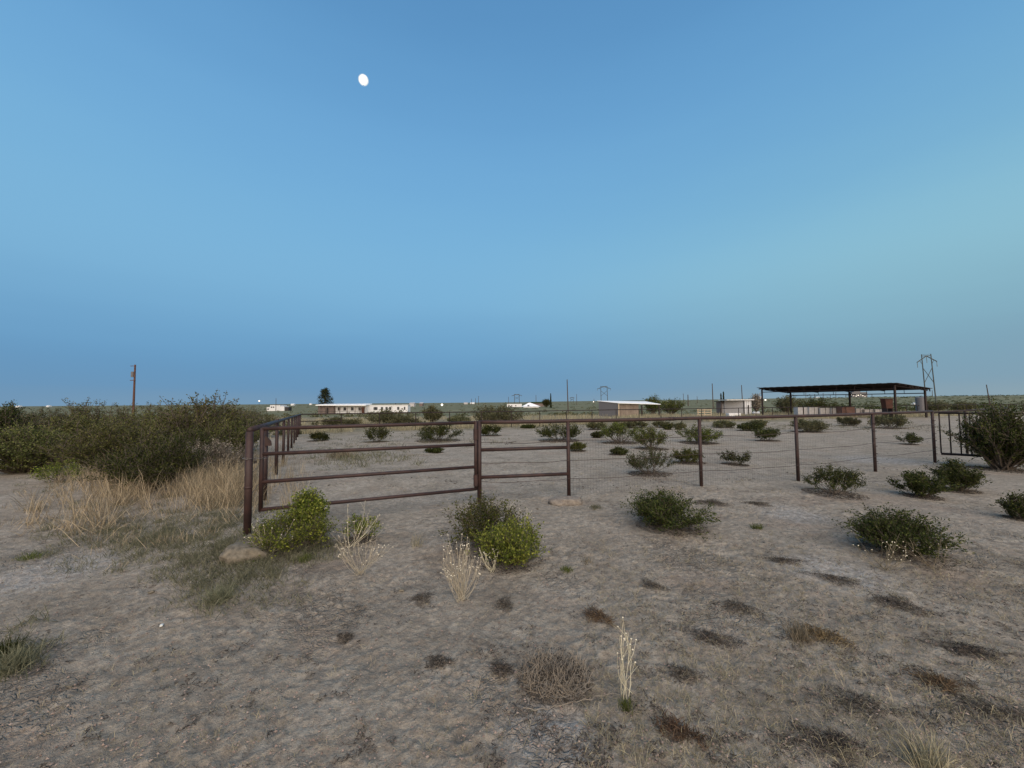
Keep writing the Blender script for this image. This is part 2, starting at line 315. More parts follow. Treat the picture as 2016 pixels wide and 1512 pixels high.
# ------------------------------------------------------------------ geometry helpers
class Geo:
    def __init__(s): s.V = []; s.F = []; s.n = 0       # F: list of (M,k) arrays
    def add(s, V, F):
        V = np.asarray(V, float).reshape(-1, 3)
        for f in (F if isinstance(F, list) else [F]):
            s.F.append(np.asarray(f, np.int64) + s.n)
        s.V.append(V); s.n += len(V); return s
    def box(s, c, d, M3=None):
        c = np.asarray(c, float); h = np.asarray(d, float) / 2
        q = np.array([[i, j, k] for i in (-1, 1) for j in (-1, 1) for k in (-1, 1)], float) * h
        if M3 is not None: q = q @ np.asarray(M3).T
        return s.add(q + c, np.array([[0, 1, 3, 2], [4, 6, 7, 5], [0, 4, 5, 1], [2, 3, 7, 6], [0, 2, 6, 4], [1, 5, 7, 3]]))
    def tubes(s, P, R, sides=3, caps=False):
        """P (n,k,3), R scalar or (n,k)"""
        P = np.asarray(P, float)
        if P.ndim == 2: P = P[None]
        n, k, _ = P.shape
        R = np.broadcast_to(np.asarray(R, float), (n, k))
        T = np.gradient(P, axis=1); T /= np.linalg.norm(T, axis=2, keepdims=True) + 1e-12
        ref = np.where(np.abs(T[:, :1, 2:3]) > 0.9, np.array([1.0, 0, 0]), np.array([0, 0, 1.0]))
        A = np.cross(T, np.broadcast_to(ref, T.shape)); A /= np.linalg.norm(A, axis=2, keepdims=True) + 1e-12
        B = np.cross(T, A)
        th = np.arange(sides) / sides * 2 * np.pi
        ring = P[:, :, None] + R[:, :, None, None] * (np.cos(th)[:, None] * A[:, :, None] + np.sin(th)[:, None] * B[:, :, None])
        idx = np.arange(n * k * sides).reshape(n, k, sides)
        nx = np.roll(idx, -1, axis=2)
        q = np.stack([idx[:, :-1], nx[:, :-1], nx[:, 1:], idx[:, 1:]], -1).reshape(-1, 4)
        s.add(ring.reshape(-1, 3), q)
        if caps:
            off = s.n - n * k * sides
            s.F.append(idx[:, 0, ::-1].reshape(n, sides) + off); s.F.append(idx[:, -1, :].reshape(n, sides) + off)
        return s
    def pipe(s, a, b, r, sides=12): return s.tubes(np.array([[a, b]], float), r, sides, True)
    def leaves(s, C, D, L, Wd, rng=RNG):
        """diamond leaves: centre C, direction D"""
        C = np.asarray(C); D = D / (np.linalg.norm(D, axis=1, keepdims=True) + 1e-9)
        r = rng.normal(size=D.shape); Sd = np.cross(D, r); Sd /= np.linalg.norm(Sd, axis=1, keepdims=True) + 1e-9
        L = np.broadcast_to(np.asarray(L, float), (len(C),))[:, None]; Wd = np.broadcast_to(np.asarray(Wd, float), (len(C),))[:, None]
        V = np.stack([C - D * L / 2, C + Sd * Wd / 2, C + D * L / 2, C - Sd * Wd / 2], 1)
        i = np.arange(len(C) * 4).reshape(-1, 4)
        return s.add(V.reshape(-1, 3), i)
    def blades(s, B, T, w, bend=0.15, rng=RNG):
        """grass blades from base B to tip T, with a sag"""
        n = len(B); d = T - B; L = np.linalg.norm(d, axis=1, keepdims=True) + 1e-9
        sd = np.cross(d, rng.normal(size=(n, 3))); sd /= np.linalg.norm(sd, axis=1, keepdims=True) + 1e-9
        w = np.broadcast_to(np.asarray(w, float), (n,))[:, None]
        mid = B + d * 0.55 + np.array([0, 0, 1.0]) * L * bend * rng.random((n, 1))
        V = np.stack([B - sd * w / 2, B + sd * w / 2, mid + sd * w * .36, mid - sd * w * .36, T], 1)
        i = np.arange(n * 5).reshape(-1, 5)
        return s.add(V.reshape(-1, 3), [i[:, :4], i[:, [3, 2, 4]]])
    def mesh(s, name):
        V = np.concatenate(s.V); me = bpy.data.meshes.new(name)
        tot = sum(f.size for f in s.F); nf = sum(len(f) for f in s.F)
        me.vertices.add(len(V)); me.vertices.foreach_set('co', V.ravel())
        me.loops.add(tot); me.loops.foreach_set('vertex_index', np.concatenate([f.ravel() for f in s.F]).astype(np.int32))
        me.polygons.add(nf)
        ls = np.concatenate([np.full(len(f), f.shape[1]) for f in s.F])
        me.polygons.foreach_set('loop_start', np.concatenate([[0], np.cumsum(ls)[:-1]]).astype(np.int32))
        me.update(calc_edges=True)
        return me
    def build(s, name, mat, parent=None, smooth=False, loc=None):
        me = s.mesh(name); me.materials.append(mat)
        me.polygons.foreach_set('use_smooth', np.full(len(me.polygons), bool(smooth)))
        o = bpy.data.objects.new(name, me); COL.objects.link(o)
        if parent: o.parent = parent
        if loc is not None: o.location = loc
        return o
def thing(name, label, cat, loc=(0, 0, 0), rz=0.0, group=None):
    o = bpy.data.objects.new(name, None); COL.objects.link(o); o.empty_display_size = 0.2
    o.location = loc; o.rotation_euler = (0, 0, rz)
    return tag(o, label, cat, group)
def tag(o, label, cat, group=None):
    o['label'] = label; o['category'] = cat
    if group: o['group'] = group
    return o
def structure(o): o['kind'] = 'structure'; return o
def stuff(o, label=None, cat=None):
    o['kind'] = 'stuff'
    if label: o['label'] = label; o['category'] = cat
    return o
def part(name, geo, mat, root, smooth=False, label=None):
    o = geo.build(name, M[mat], root, smooth)
    if label: o['label'] = label
    return o
def copy_tree(o, parent=None):
    c = o.copy(); COL.objects.link(c)
    if parent: c.parent = parent
    for ch in list(o.children): copy_tree(ch, c)
    return c

# ------------------------------------------------------------------ the ground
def build_ground():
    r = [0.0, 0.4]
    while r[-1] < 12: r.append(r[-1] * 1.0052)
    while r[-1] < 60: r.append(r[-1] * 1.010)
    while r[-1] < 9000: r.append(r[-1] * 1.07)
    r = np.array(r[1:])
    th = np.concatenate([np.linspace(-64, 64, 620), np.linspace(64, 296, 70)[1:-1]]) * np.pi / 180
    Rr, Th = np.meshgrid(r, th, indexing='ij')
    x = Rr * np.sin(Th); y = Rr * np.cos(Th)
    z = ground_z(x, y)
    fade = sstep(14, 5, Rr)
    am = .55 + .9 * sstep(-.25, .35, pnoise(x / .9 + 31, y / .9))
    clod = pnoise(x / .11, y / .11) * .007 - (np.abs(pnoise(x / .16 + 5, y / .16)) * .018 + np.abs(pnoise(x / .075 + 9, y / .075)) * .013) * am + pnoise(x / .035, y / .035) * .007
    z = z + clod * fade
    nr, na = x.shape
    V = np.stack([x, y, z], -1).reshape(-1, 3)
    i = np.arange(nr * na).reshape(nr, na); j = np.roll(i, -1, axis=1)
    q = np.stack([i[:-1], i[1:], j[1:], j[:-1]], -1).reshape(-1, 4)
    c = len(V); V = np.vstack([V, [[0, 0, 0]]])
    tri = np.stack([np.full(na, c), i[0], j[0]], -1)
    g = Geo(); g.add(V, [q, tri])
    o = g.build('ground', M['ground'], smooth=True); structure(o)
    o['label'] = 'bare crusted desert soil running out to the horizon'
build_ground()

# ------------------------------------------------------------------ plants
def bez(P0, P1, P2, k):
    t = np.linspace(0, 1, k)[None, :, None]
    return (1 - t) ** 2 * P0[:, None] + 2 * t * (1 - t) * P1[:, None] + t * t * P2[:, None]
def shrub_geo(w, h, rng, stems=22, sprigs=9, per=12, leaf=0.02, vase=0.5, tilt=1.25, lean=0.0, wy=None, sprig_len=0.2, droop=0.0):
    wy = wy or w
    ph = rng.random(stems) * 2 * np.pi; th = tilt * rng.random(stems) ** 0.62
    u = np.stack([np.sin(th) * np.cos(ph), np.sin(th) * np.sin(ph), np.cos(th)], 1)
    s = rng.uniform(.78, 1.04, (stems, 1))
    E = u * np.array([w / 2, wy / 2, h * 0.7]) * s; E[:, 2] = h * (0.26 + 0.70 * u[:, 2] * s[:, 0]) - droop * h * np.sin(th)
    E[:, 0] += lean * E[:, 2]
    E *= (1 - 0.12)
    B = np.stack([rng.normal(0, w * .035, stems), rng.normal(0, w * .035, stems), np.full(stems, -0.02)], 1)
    C = B + (E - B) * np.array([.62, .62, .38]) + rng.normal(0, .05 * h, (stems, 3))
    k = 6; P = bez(B, C, E, k)
    tw = Geo(); R0 = max(0.004, h * 0.010)
    tw.tubes(P, np.linspace(R0, R0 * .35, k)[None].repeat(stems, 0), 4)
    # side sprigs
    n = stems * sprigs
    si = np.repeat(np.arange(stems), sprigs)
    t = rng.random(n) ** 0.62 * (1 - vase) + vase
    t[rng.random(n) < .12] *= .7
    f = t * (k - 1); a = np.minimum(f.astype(int), k - 2); fr = (f - a)[:, None]
    S0 = P[si, a] * (1 - fr) + P[si, a + 1] * fr
    tg = P[si, a + 1] - P[si, a]; tg /= np.linalg.norm(tg, axis=1, keepdims=True)
    D = tg * .9 + rng.normal(0, .62, (n, 3)) + np.array([0, 0, .45]); D /= np.linalg.norm(D, axis=1, keepdims=True)
    SL = sprig_len * min(h, .6 * w + .4 * h) * rng.uniform(.5, 1.15, (n, 1)) * 1.3
    S2 = S0 + D * SL
    tw.tubes(np.stack([S0, (S0 + S2) / 2 + rng.normal(0, .012, (n, 3)), S2], 1), np.array([R0 * .35, R0 * .28, R0 * .15]), 3)
    m = n * per
    ii = np.repeat(np.arange(n), per); q = rng.random((m, 1)) ** .8
    LC = S0[ii] + D[ii] * SL[ii] * q + rng.normal(0, leaf * .75, (m, 3))
    LC[:, 2] = np.maximum(LC[:, 2], 0.01)
    LD = D[ii] * .8 + rng.normal(0, .6, (m, 3)) + np.array([0, 0, .25])
    lf = Geo(); lf.leaves(LC, LD, leaf * rng.uniform(.8, 1.7, m), leaf * rng.uniform(.45, .9, m), rng)
    return tw, lf
def shrub(name, label, px, base, top, wpx, seed, mat='leaf', cat='shrub', group=None, bark='bark', depth=None, loc=None, **kw):
    p = at(px, base) if depth is None else atd(px, depth)
    if loc is not None: p = np.array(loc, float)
    d = p[1]; w = wpx * d / F_PX / math.sqrt(1 + (p[0] / p[1]) ** 2); h = max(0.08, zat(px, top, d) - p[2])
    rng = np.random.default_rng(seed)
    t = thing(name, label, cat, p, 0, group)
    if 'leaf' not in kw: kw['leaf'] = float(np.clip(0.0022 * d, .014, .10))
    tw, lf = shrub_geo(w, h, rng, **kw)
    L_ = lf.V[0]; lo, hi = np.percentile(L_[:, 0], (1.5, 98.5)); top_ = np.percentile(L_[:, 2], 99.3)
    sc = np.array([w / (hi - lo), w / (hi - lo), h / top_])
    for gg in (tw, lf): gg.V = [v * sc for v in gg.V]
    part('branches', tw, bark, t); part('foliage', lf, mat, t)
    return t

G1 = 'creosote bushes scattered over the bare pen'
G2 = 'low bushes on the bare soil before the fence'
G3 = 'tall scrub bushes left of the gate'
near_shrubs = [
 # px, base, top, width, material, label, opts
 (580, 1078, 1004, 150, 'leaf_mid', 'broad green bush with dry twigs at the foot of the gate post', dict(stems=50, sprigs=11, per=11, leaf=.017, vase=.4, tilt=1.45, sprig_len=.34)),
 (607, 1062, 968, 66, 'leaf_lime', 'bright yellow-green leafy bush poking up through the bottom gate rail', dict(stems=36, sprigs=12, per=18, leaf=.019, vase=.4, tilt=1.1)),
 (708, 1062, 1014, 64, 'leaf_mid', 'small sprawling green bush right of the yellow-green bush under the gate', dict(stems=16, sprigs=7, per=12, leaf=.014)),
 (958, 1072, 983, 130, 'leaf', 'full green bush hiding the foot of the gate hinge post', dict(stems=40, sprigs=10, per=15, leaf=.018, vase=.4, tilt=1.3, lean=-.1, sprig_len=.4)),
 (1008, 1106, 1028, 112, 'leaf_lime', 'lighter green bush in front and right of the hinge post bush', dict(stems=40, sprigs=11, per=15, leaf=.018, vase=.35, tilt=1.35, sprig_len=.34)),
 (1320, 1034, 972, 140, 'leaf_dark', 'wide bushy green shrub in front of the fence post right of centre', dict(stems=52, sprigs=11, per=20, leaf=.018, vase=.35, tilt=1.25, sprig_len=.42)),
 (1642, 972, 920, 126, 'leaf_dark', 'flat-topped shrub with bare forked stems below the second last fence post', dict(stems=26, sprigs=12, per=15, leaf=.018, vase=.62, tilt=1.4)),
 (1778, 1088, 1010, 190, 'leaf_dark', 'dense dome-shaped shrub with dry stalks before it, lower right', dict(stems=64, sprigs=12, per=16, leaf=.018, vase=.45, tilt=1.4, sprig_len=.42)),
 (1815, 978, 930, 88, 'leaf_dark', 'ragged dark shrub left of the round one before the right gate', dict(stems=34, sprigs=11, per=14, leaf=.019, vase=.35, tilt=1.35)),
 (1886, 966, 908, 92, 'leaf_dark', 'round dark shrub just below the barred gate', dict(stems=44, sprigs=12, per=15, leaf=.019, vase=.35, tilt=1.2)),
 (2012, 1022, 972, 80, 'leaf_dark', 'spiky dark shrub cut off by the right edge of the picture', dict(stems=30, sprigs=9, per=12, leaf=.016, vase=.3, tilt=1.2)),
 (1975, 925, 806, 160, 'leaf_dark', 'tall dark bush growing through the barred gate at the right edge', dict(stems=80, sprigs=15, per=17, leaf=.028, vase=.25, tilt=1.25, droop=.05)),
]
for k, (px, b, t, w, m, lab, kw) in enumerate(near_shrubs):
    shrub('desert_shrub', lab, px, b, t, w, 100 + k, m, group=G2, **kw)
pen_shrubs = [
 (1279, 933, 883, 84, 'leaf_dark', 'rounded dark creosote with grey trunk base behind the wire mesh'),
 (1283, 884, 842, 64, 'leaf', 'upright olive creosote directly behind the rounded dark one'),
 (1222, 872, 832, 72, 'leaf', 'spreading fan-shaped creosote left of the upright olive one'),
 (1375, 872, 839, 78, 'leaf', 'broad creosote split by the fence post right of the mesh bushes'),
 (1356, 911, 884, 64, 'leaf', 'low bush touching the left side of the third fence post'),
 (1447, 915, 887, 54, 'leaf_dark', 'small V-shaped creosote alone between two fence posts'),
 (1100, 868, 834, 78, 'leaf_dark', 'wide dark creosote behind the short braced panel post'),
 (1138, 888, 871, 32, 'leaf', 'small green bush just right of the braced panel post'),
 (1216, 895, 880, 32, 'leaf_dark', 'sparse low bush between the panel post and the rounded dark creosote'),
 (1176, 862, 850, 22, 'leaf_dark', 'tiny dark bush left of the fan-shaped creosote'),
 (862, 868, 834, 86, 'leaf_dark', 'grey-green mound of a bush behind the right half of the gate'),
 (966, 858, 836, 42, 'leaf_dark', 'dense bush just right of the gate hinge post, far in the pen'),
 (857, 891, 881, 30, 'leaf_dark', 'tiny bush below the second gate rail near the hinge side'),
 (626, 868, 851, 42, 'leaf_dark', 'small bush behind the left half of the gate near the side fence'),
 (742, 870, 836, 50, 'leaf_dark', 'bush seen under the top gate rail near its middle'),
 (1477, 848, 833, 52, 'leaf_dark', 'low flat dark bush far back in the pen below the white shed'),
 (1512, 868, 842, 50, 'leaf_dark', 'open two-lobed bush left of the fourth fence post'),
 (1788, 875, 853, 38, 'leaf_dark', 'compact round grey-green bush alone on the sand at right'),
 (1750, 843, 817, 74, 'leaf_far', 'broad olive scrub bush under the right end of the shade roof'),
 (1588, 850, 826, 62, 'leaf_far', 'dull olive bush right behind the fourth fence post'),
 (1668, 838, 822, 36, 'leaf_far', 'small grey bush between the fourth and fifth fence posts'),
 (1250, 842, 829, 46, 'leaf_far', 'dull bush far back behind the fan-shaped creosote'),
 (1176, 846, 830, 34, 'leaf_far', 'dull bush far back right of the panel post'),
 (1305, 842, 829, 40, 'leaf_far', 'low olive bush far back above the upright creosote'),
 (1315, 846, 836, 16, 'leaf_dark', 'tiny dark bush far back left of the split creosote'),
 (1340, 846, 832, 22, 'leaf_far', 'small pale bush far back close to the third fence post'),
 (1045, 843, 836, 16, 'leaf_dark', 'right one of two tiny far bushes right of the hinge post'),
 (1033, 843, 837, 14, 'leaf_dark', 'left one of two tiny far bushes right of the hinge post'),
 (1495, 838, 827, 30, 'leaf_far', 'small grey bush behind the low flat dark one'),
 (1425, 842, 828, 40, 'leaf_far', 'faded bush right of the third fence post near the back rail'),
]
for k, (px, b, t, w, m, lab) in enumerate(pen_shrubs):
    st = 34 if w > 50 else 22
    kw = dict(stems=int(st * .75), sprigs=10, per=20, vase=.45, tilt=1.3, sprig_len=.32)
    if 'V-shaped' in lab: kw = dict(stems=12, sprigs=10, per=12, vase=.35, tilt=1.15)
    if 'fan-shaped' in lab: kw = dict(stems=30, sprigs=10, per=14, vase=.6, tilt=1.2)
    shrub('creosote_bush', lab, px, b, t, w, 200 + k, m, group=G1, **kw)
back_shrubs = [
 (978, 836, 798, 88, 'leaf_far', 'big round bush crossing the back rail right of the hinge post'),
 (765, 838, 806, 82, 'leaf_far', 'tall loose bush before the white trailer'),
 (668, 842, 822, 84, 'leaf_far', 'grey-green bush under the porch of the mobile home'),
 (850, 832, 800, 34, 'leaf_far', 'narrow bush by the back rail left of the big round one'),
 (900, 834, 819, 40, 'leaf_far', 'low bush at the back rail beyond the gate hinge'),
 (800, 842, 822, 60, 'leaf_far', 'grey bush behind the top gate rail right of the trailer bush'),
]
for k, (px, b, t, w, m, lab) in enumerate(back_shrubs):
    shrub('creosote_bush', lab, px, b, t, w, 260 + k, m, group='bushes along the back rail', stems=44, sprigs=11, per=12, vase=.3, tilt=1.3)
left_shrubs = [
 (300, 962, 866, 190, 'leaf_dark', 'darkest low bush right above the bright straw', dict(stems=90, sprigs=14, per=18, leaf=.022, vase=.3, tilt=1.35, sprig_len=.26)),
 (230, 925, 838, 220, 'leaf_olive', 'spreading green bush behind the darkest low bush', dict(stems=90, sprigs=14, per=18, leaf=.026, vase=.25, tilt=1.35)),
 (50, 930, 842, 200, 'leaf_olive', 'wide green bush at the left edge above the sandy bank', dict(stems=80, sprigs=14, per=18, leaf=.026, vase=.25, tilt=1.35)),
 (8, 900, 797, 110, 'leaf_dark', 'near-black bush reaching the skyline at the left edge', dict(stems=44, sprigs=12, per=17, leaf=.034, vase=.2, tilt=1.2)),
 (130, 900, 818, 190, 'leaf_olive', 'olive bush between the left edge bush and the skyline clumps', dict(stems=44, sprigs=12, per=17, leaf=.034, vase=.2, tilt=1.35)),
 (196, 880, 792, 150, 'leaf_olive', 'tall bush on the skyline left of the utility pole', dict(stems=44, sprigs=12, per=17, leaf=.0344, vase=.2, tilt=1.3)),
 (285, 888, 801, 150, 'leaf_olive', 'bush on the skyline straight below the utility pole', dict(stems=44, sprigs=12, per=17, leaf=.0344, vase=.2, tilt=1.3)),
 (405, 905, 784, 150, 'leaf_olive', 'tallest bush with two raised tips on the skyline right of the utility pole', dict(stems=48, sprigs=12, per=18, leaf=.032, vase=.2, tilt=1.15)),
 (350, 895, 805, 120, 'leaf_olive', 'bush filling the gap left of the two-tipped tallest bush', dict(stems=60, sprigs=13, per=18, leaf=.03, vase=.2, tilt=1.25)),
 (465, 890, 808, 100, 'leaf_far', 'greyish bush close behind the gate latch post', dict(stems=60, sprigs=13, per=16, leaf=.026, vase=.2, tilt=1.2)),
 (120, 950, 906, 110, 'leaf_mid', 'low green sprawling bush on the edge of the sandy bank', dict(stems=30, sprigs=8, per=9, leaf=.02, tilt=1.5)),
 (420, 935, 868, 120, 'dead', 'bare grey bush standing in the straw left of the latch post', dict(stems=70, sprigs=14, per=7, leaf=.022, vase=.3, tilt=1.3)),
 (105, 925, 872, 130, 'dead', 'bare grey bush between the green ones at far left', dict(stems=60, sprigs=14, per=7, leaf=.022, vase=.3, tilt=1.3)),
 (445, 910, 826, 130, 'leaf_olive', 'green bush right behind the straw beside the latch post', dict(stems=70, sprigs=13, per=17, leaf=.026, vase=.25, tilt=1.25)),
 (375, 932, 846, 120, 'leaf_dark', 'dark green bush in the straw between the grey bush and the darkest bush', dict(stems=60, sprigs=13, per=17, leaf=.024, vase=.3, tilt=1.3)),
 (500, 862, 806, 80, 'leaf_far', 'bush outside the side fence near its far end', dict(stems=40, sprigs=11, per=14, leaf=.04, vase=.25, tilt=1.3)),
 (455, 845, 803, 90, 'leaf_far', 'dim bush behind the greyish bush on the plain', dict(stems=40, sprigs=11, per=14, leaf=.055, vase=.25, tilt=1.3)),
 (80, 855, 806, 90, 'leaf_far', 'dim far bush between the two skyline bushes at left', dict(stems=40, sprigs=11, per=14, leaf=.05, vase=.25, tilt=1.3)),
]
for k, (px, b, t, w, m, lab, kw) in enumerate(left_shrubs):
    shrub('scrub_bush', lab, px, b, t, w, 300 + k, m, group=G3, **kw)

# far bushes and trees
far_trees = [
 (1548, 62, 779, 44, 'leaf_far', 'grey bush behind the left end of the shade roof'),
 (1600, 70, 782, 72, 'leaf_dark', 'dark green bush row seen through the shade roof posts'),
 (1284, 75, 780, 30, 'leaf', 'light green tree rising behind the open shed roof'),
 (1320, 90, 786, 44, 'leaf', 'light green bush right of the open shed'),
 (1840, 78, 789, 56, 'leaf_far', 'scrub bush behind the right end of the shade roof'),
 (1890, 80, 790, 50, 'leaf_far', 'scrub bush on the rise right of the shade roof'),
 (1488, 120, 776, 26, 'dead', 'bare grey tree between the white shed and the shade roof'),
 (1075, 260, 786, 14, 'leaf_dark', 'round far tree beside the dark long barn'),
]
for k, (px, d, top, w, m, lab) in enumerate(far_trees):
    shrub('far_tree' if k in (2, 6, 7) else 'far_bush', lab, px, 0, top, w, 400 + k, m, cat='tree' if k in (2, 6, 7) else 'shrub', depth=d,
          stems=36, sprigs=10, per=10 if m != 'dead' else 3, vase=.25, tilt=1.2, leaf=.13 if d < 100 else .3)
def spire(px, d, top, w, label, seed):
    p = atd(px, d); h = zat(px, top, d) - p[2]; wd_ = w * d / F_PX; rng = np.random.default_rng(seed)
    t = thing('cypress_tree', label, 'tree', p)
    part('trunk', Geo().pipe((0, 0, 0), (0, 0, h * .9), .12, 6), 'bark', t)
    n = 900; z = rng.random(n); r = wd_ / 2 * (1 - z) ** .6 * rng.random(n) ** .5; a = rng.random(n) * 6.28
    C = np.stack([r * np.cos(a), r * np.sin(a), z * h], 1)
    part('foliage', Geo().leaves(C, rng.normal(0, .4, (n, 3)) + [0, 0, 1], h * .09, h * .04, rng), 'pine', t)
spire(1084, 230, 775, 4, 'slim dark cypress right of the white hip-roofed house', 1)
spire(1419, 110, 775, 4, 'left one of two slim cypresses above the small shed', 2)
spire(1424, 110, 772, 4, 'right one of two slim cypresses above the small shed', 3)
def pine(px, d, top, w, label):
    p = atd(px, d); h = zat(px, top, d) - p[2]; W = w * d / F_PX; rng = np.random.default_rng(5)
    t = thing('pine_tree', label, 'tree', p)
    part('trunk', Geo().tubes([[(0, 0, 0), (0.1, 0, h * .5), (0, 0, h * .95)]], [.25, .16, .05], 8), 'bark', t)
    g = Geo(); gb = Geo(); Cs = []
    for k in range(46):
        z = h * (.10 + .86 * (k / 46)); a = k * 2.4 + rng.normal(0, .3)
        zz = z / h; L = W / 2 * (1.02 - max(0, (zz - .45) / .55) ** 1.5 * .85) * rng.uniform(.7, 1.08) * (0.8 if zz < .2 else 1)
        e = np.array([math.cos(a) * L, math.sin(a) * L, z + .25 * L])
        gb.tubes([[(0, 0, z), e * [.5, .5, 1], e]], [.06, .04, .02], 4)
        n = 90; q = rng.random((n, 1)) ** .6
        Cs.append(np.array([0, 0, z]) * (1 - q) + e * q + rng.normal(0, .26, (n, 3)))
    C = np.concatenate(Cs); g.leaves(C, rng.normal(0, .7, C.shape) + [0, 0, .4], .42, .16, rng)
    part('branches', gb, 'bark', t); part('foliage', g, 'pine', t)
pine(640, 136, 764, 30, 'dark bushy pine rising behind the mobile home')

# ------------------------------------------------------------------ dry stalk plants
def stalk_plant(px, base, top, wpx, label, seed, stems, skew=0.0, tilt=.6, heads=2.0, split=.5, bm='stalk'):
    p = at(px, base); d = p[1]; h = zat(px, top, d) - p[2]; w = wpx * d / F_PX
    rng = np.random.default_rng(seed); t = thing('dry_stalk_plant', label, 'dead plant', p, 0, 'pale dry seed-head plants')
    n = stems; ph = rng.random(n) * 6.283; rr = .3 + .7 * rng.random(n) ** .7
    E = np.stack([w / 2 * rr * np.cos(ph) + skew * w * rng.random(n), w * .35 * rr * np.sin(ph), h * (1 - .45 * rr * rng.random(n)) * rng.uniform(.55, 1.0, n)], 1)
    E[0, 2] = h
    B = rng.normal(0, .022, (n, 3)); B[:, 2] = 0
    C = B + (E - B) * np.array([.66, .66, .42]) + rng.normal(0, .03, (n, 3))
    P = bez(B, C, E, 7)
    P += rng.normal(0, .003, P.shape); g = Geo(); g.tubes(P, np.linspace(.0021, .0010, 7)[None].repeat(n, 0), 4)
    # side branches
    m = int(n * 2.2); si = rng.integers(0, n, m); a = rng.integers(2, 6, m)
    S0 = P[si, a]; tg = P[si, a + 1] - P[si, a]; tg /= np.linalg.norm(tg, axis=1, keepdims=True)
    D = tg + rng.normal(0, .33, (m, 3)); D /= np.linalg.norm(D, axis=1, keepdims=True)
    L = rng.uniform(.12, .34, (m, 1)) * h; S2 = S0 + D * L; S2[:, 2] = np.minimum(S2[:, 2], h)
    g.tubes(np.stack([S0, (S0 + S2) / 2 + rng.normal(0, .004, (m, 3)), S2], 1), np.array([.0014, .0012, .0009]), 3)
    part('stalks', g, bm, t)
    T = np.concatenate([E, S2]); T = T[rng.random(len(T)) < .5 * heads / 1.6]
    T = T[T[:, 2] > h * .35]
    gs = Geo(); o8 = np.array([[1, 0, 0], [-1, 0, 0], [0, 1, 0], [0, -1, 0], [0, 0, 1], [0, 0, -1.]])
    f8 = np.array([[0, 2, 4], [2, 1, 4], [1, 3, 4], [3, 0, 4], [2, 0, 5], [1, 2, 5], [3, 1, 5], [0, 3, 5]])
    V = T[:, None] + o8[None] * rng.uniform(.0042, .0072, (len(T), 1, 1)); F = (f8[None] + 6 * np.arange(len(T))[:, None, None]).reshape(-1, 3)
    gs.add(V.reshape(-1, 3), F); part('seed_heads', gs, 'seed', t)['kind'] = 'stuff'
    return t
stalk_plant(908, 1180, 1048, 90, 'tall upright sheaf of pale stalks with white seed heads before the green bush', 21, 40)
stalk_plant(708, 1130, 1034, 110, 'wide fan of pale stalks with seed heads below the gate rail', 22, 30, .12)
stalk_plant(1232, 1372, 1218, 84, 'thin pale stalk plant with a green foot in the foreground right of the dead brush', 23, 9)
stalk_plant(533, 1090, 1016, 120, 'straggly pale twigs with seed heads beside the buff stone', 24, 14)
stalk_plant(690, 1078, 990, 80, 'leaning pale stalks between the yellow-green bush and the fan of stalks', 25, 9, .5)
stalk_plant(968, 1124, 1078, 50, 'short pale twigs under the lighter green bush', 26, 12)
stalk_plant(1010, 1050, 985, 90, 'whitish twiggy plant right of the hinge post bush', 27, 14)
stalk_plant(1740, 1120, 1044, 120, 'leaning pale stalks in front of the dome-shaped shrub', 28, 16, -.2, bm='straw_far')
stalk_plant(1840, 1120, 1048, 90, 'thin pale stalks at the right foot of the dome-shaped shrub', 29, 9, -.3, bm='straw_far')

# ------------------------------------------------------------------ grass, weeds, litter
def zone(rng, n, boxes):
    """scatter over patches of ground given as (px0,py0,px1,py1,weight)"""
    wt = np.array([b[4] for b in boxes], float); wt /= wt.sum()
    k = rng.choice(len(boxes), n, p=wt); b = np.array([q[:4] for q in boxes], float)[k]
    u = rng.normal(0, .27, (n, 2)).clip(-.62, .62) + .5
    return at_many(b[:, 0] + (b[:, 2] - b[:, 0]) * u[:, 0], b[:, 1] + (b[:, 3] - b[:, 1]) * u[:, 1])
def tufts(P, rng, per, h, spread, w, lean=.5, bend=.15, hmin=.4):
    n = len(P); i = np.repeat(np.arange(n), per); m = n * per
    hs = rng.uniform(hmin, 1, n)[i] * h * rng.uniform(.5, 1.1, m)
    B = P[i] + np.c_[rng.normal(0, spread, (m, 2)), np.full(m, -.01)]
    dr = np.c_[rng.normal(0, lean, (m, 2)), np.ones(m)]; dr /= np.linalg.norm(dr, axis=1, keepdims=True)
    return B, B + dr * hs[:, None]
rng = np.random.default_rng(50)
# tall straw on the left
g = Geo()
P = zone(rng, 760, [(130, 915, 320, 1000, 4), (230, 900, 470, 1000, 5), (370, 880, 520, 1010, 8), (340, 870, 490, 940, 5), (90, 1000, 260, 1060, 1.2)])
B, T = tufts(P, rng, 14, .66, .06, 0, .5); g.blades(B, T, .0055, .22, rng)
P = zone(rng, 60, [(500, 870, 590, 985, 3)]); B, T = tufts(P, rng, 14, .5, .05, 0, .25); g.blades(B, T, .0055, .1, rng)
P = zone(rng, 90, [(140, 980, 330, 1100, 3), (300, 960, 480, 1080, 3), (0, 930, 130, 1060, 2)]); B, T = tufts(P, rng, 12, .24, .05, 0, .7); g.blades(B, T, .0045, .2, rng)
stuff(g.build('dry_grass', M['straw']), 'tall yellow straw and dead stalks left of the gate', 'dry grass')
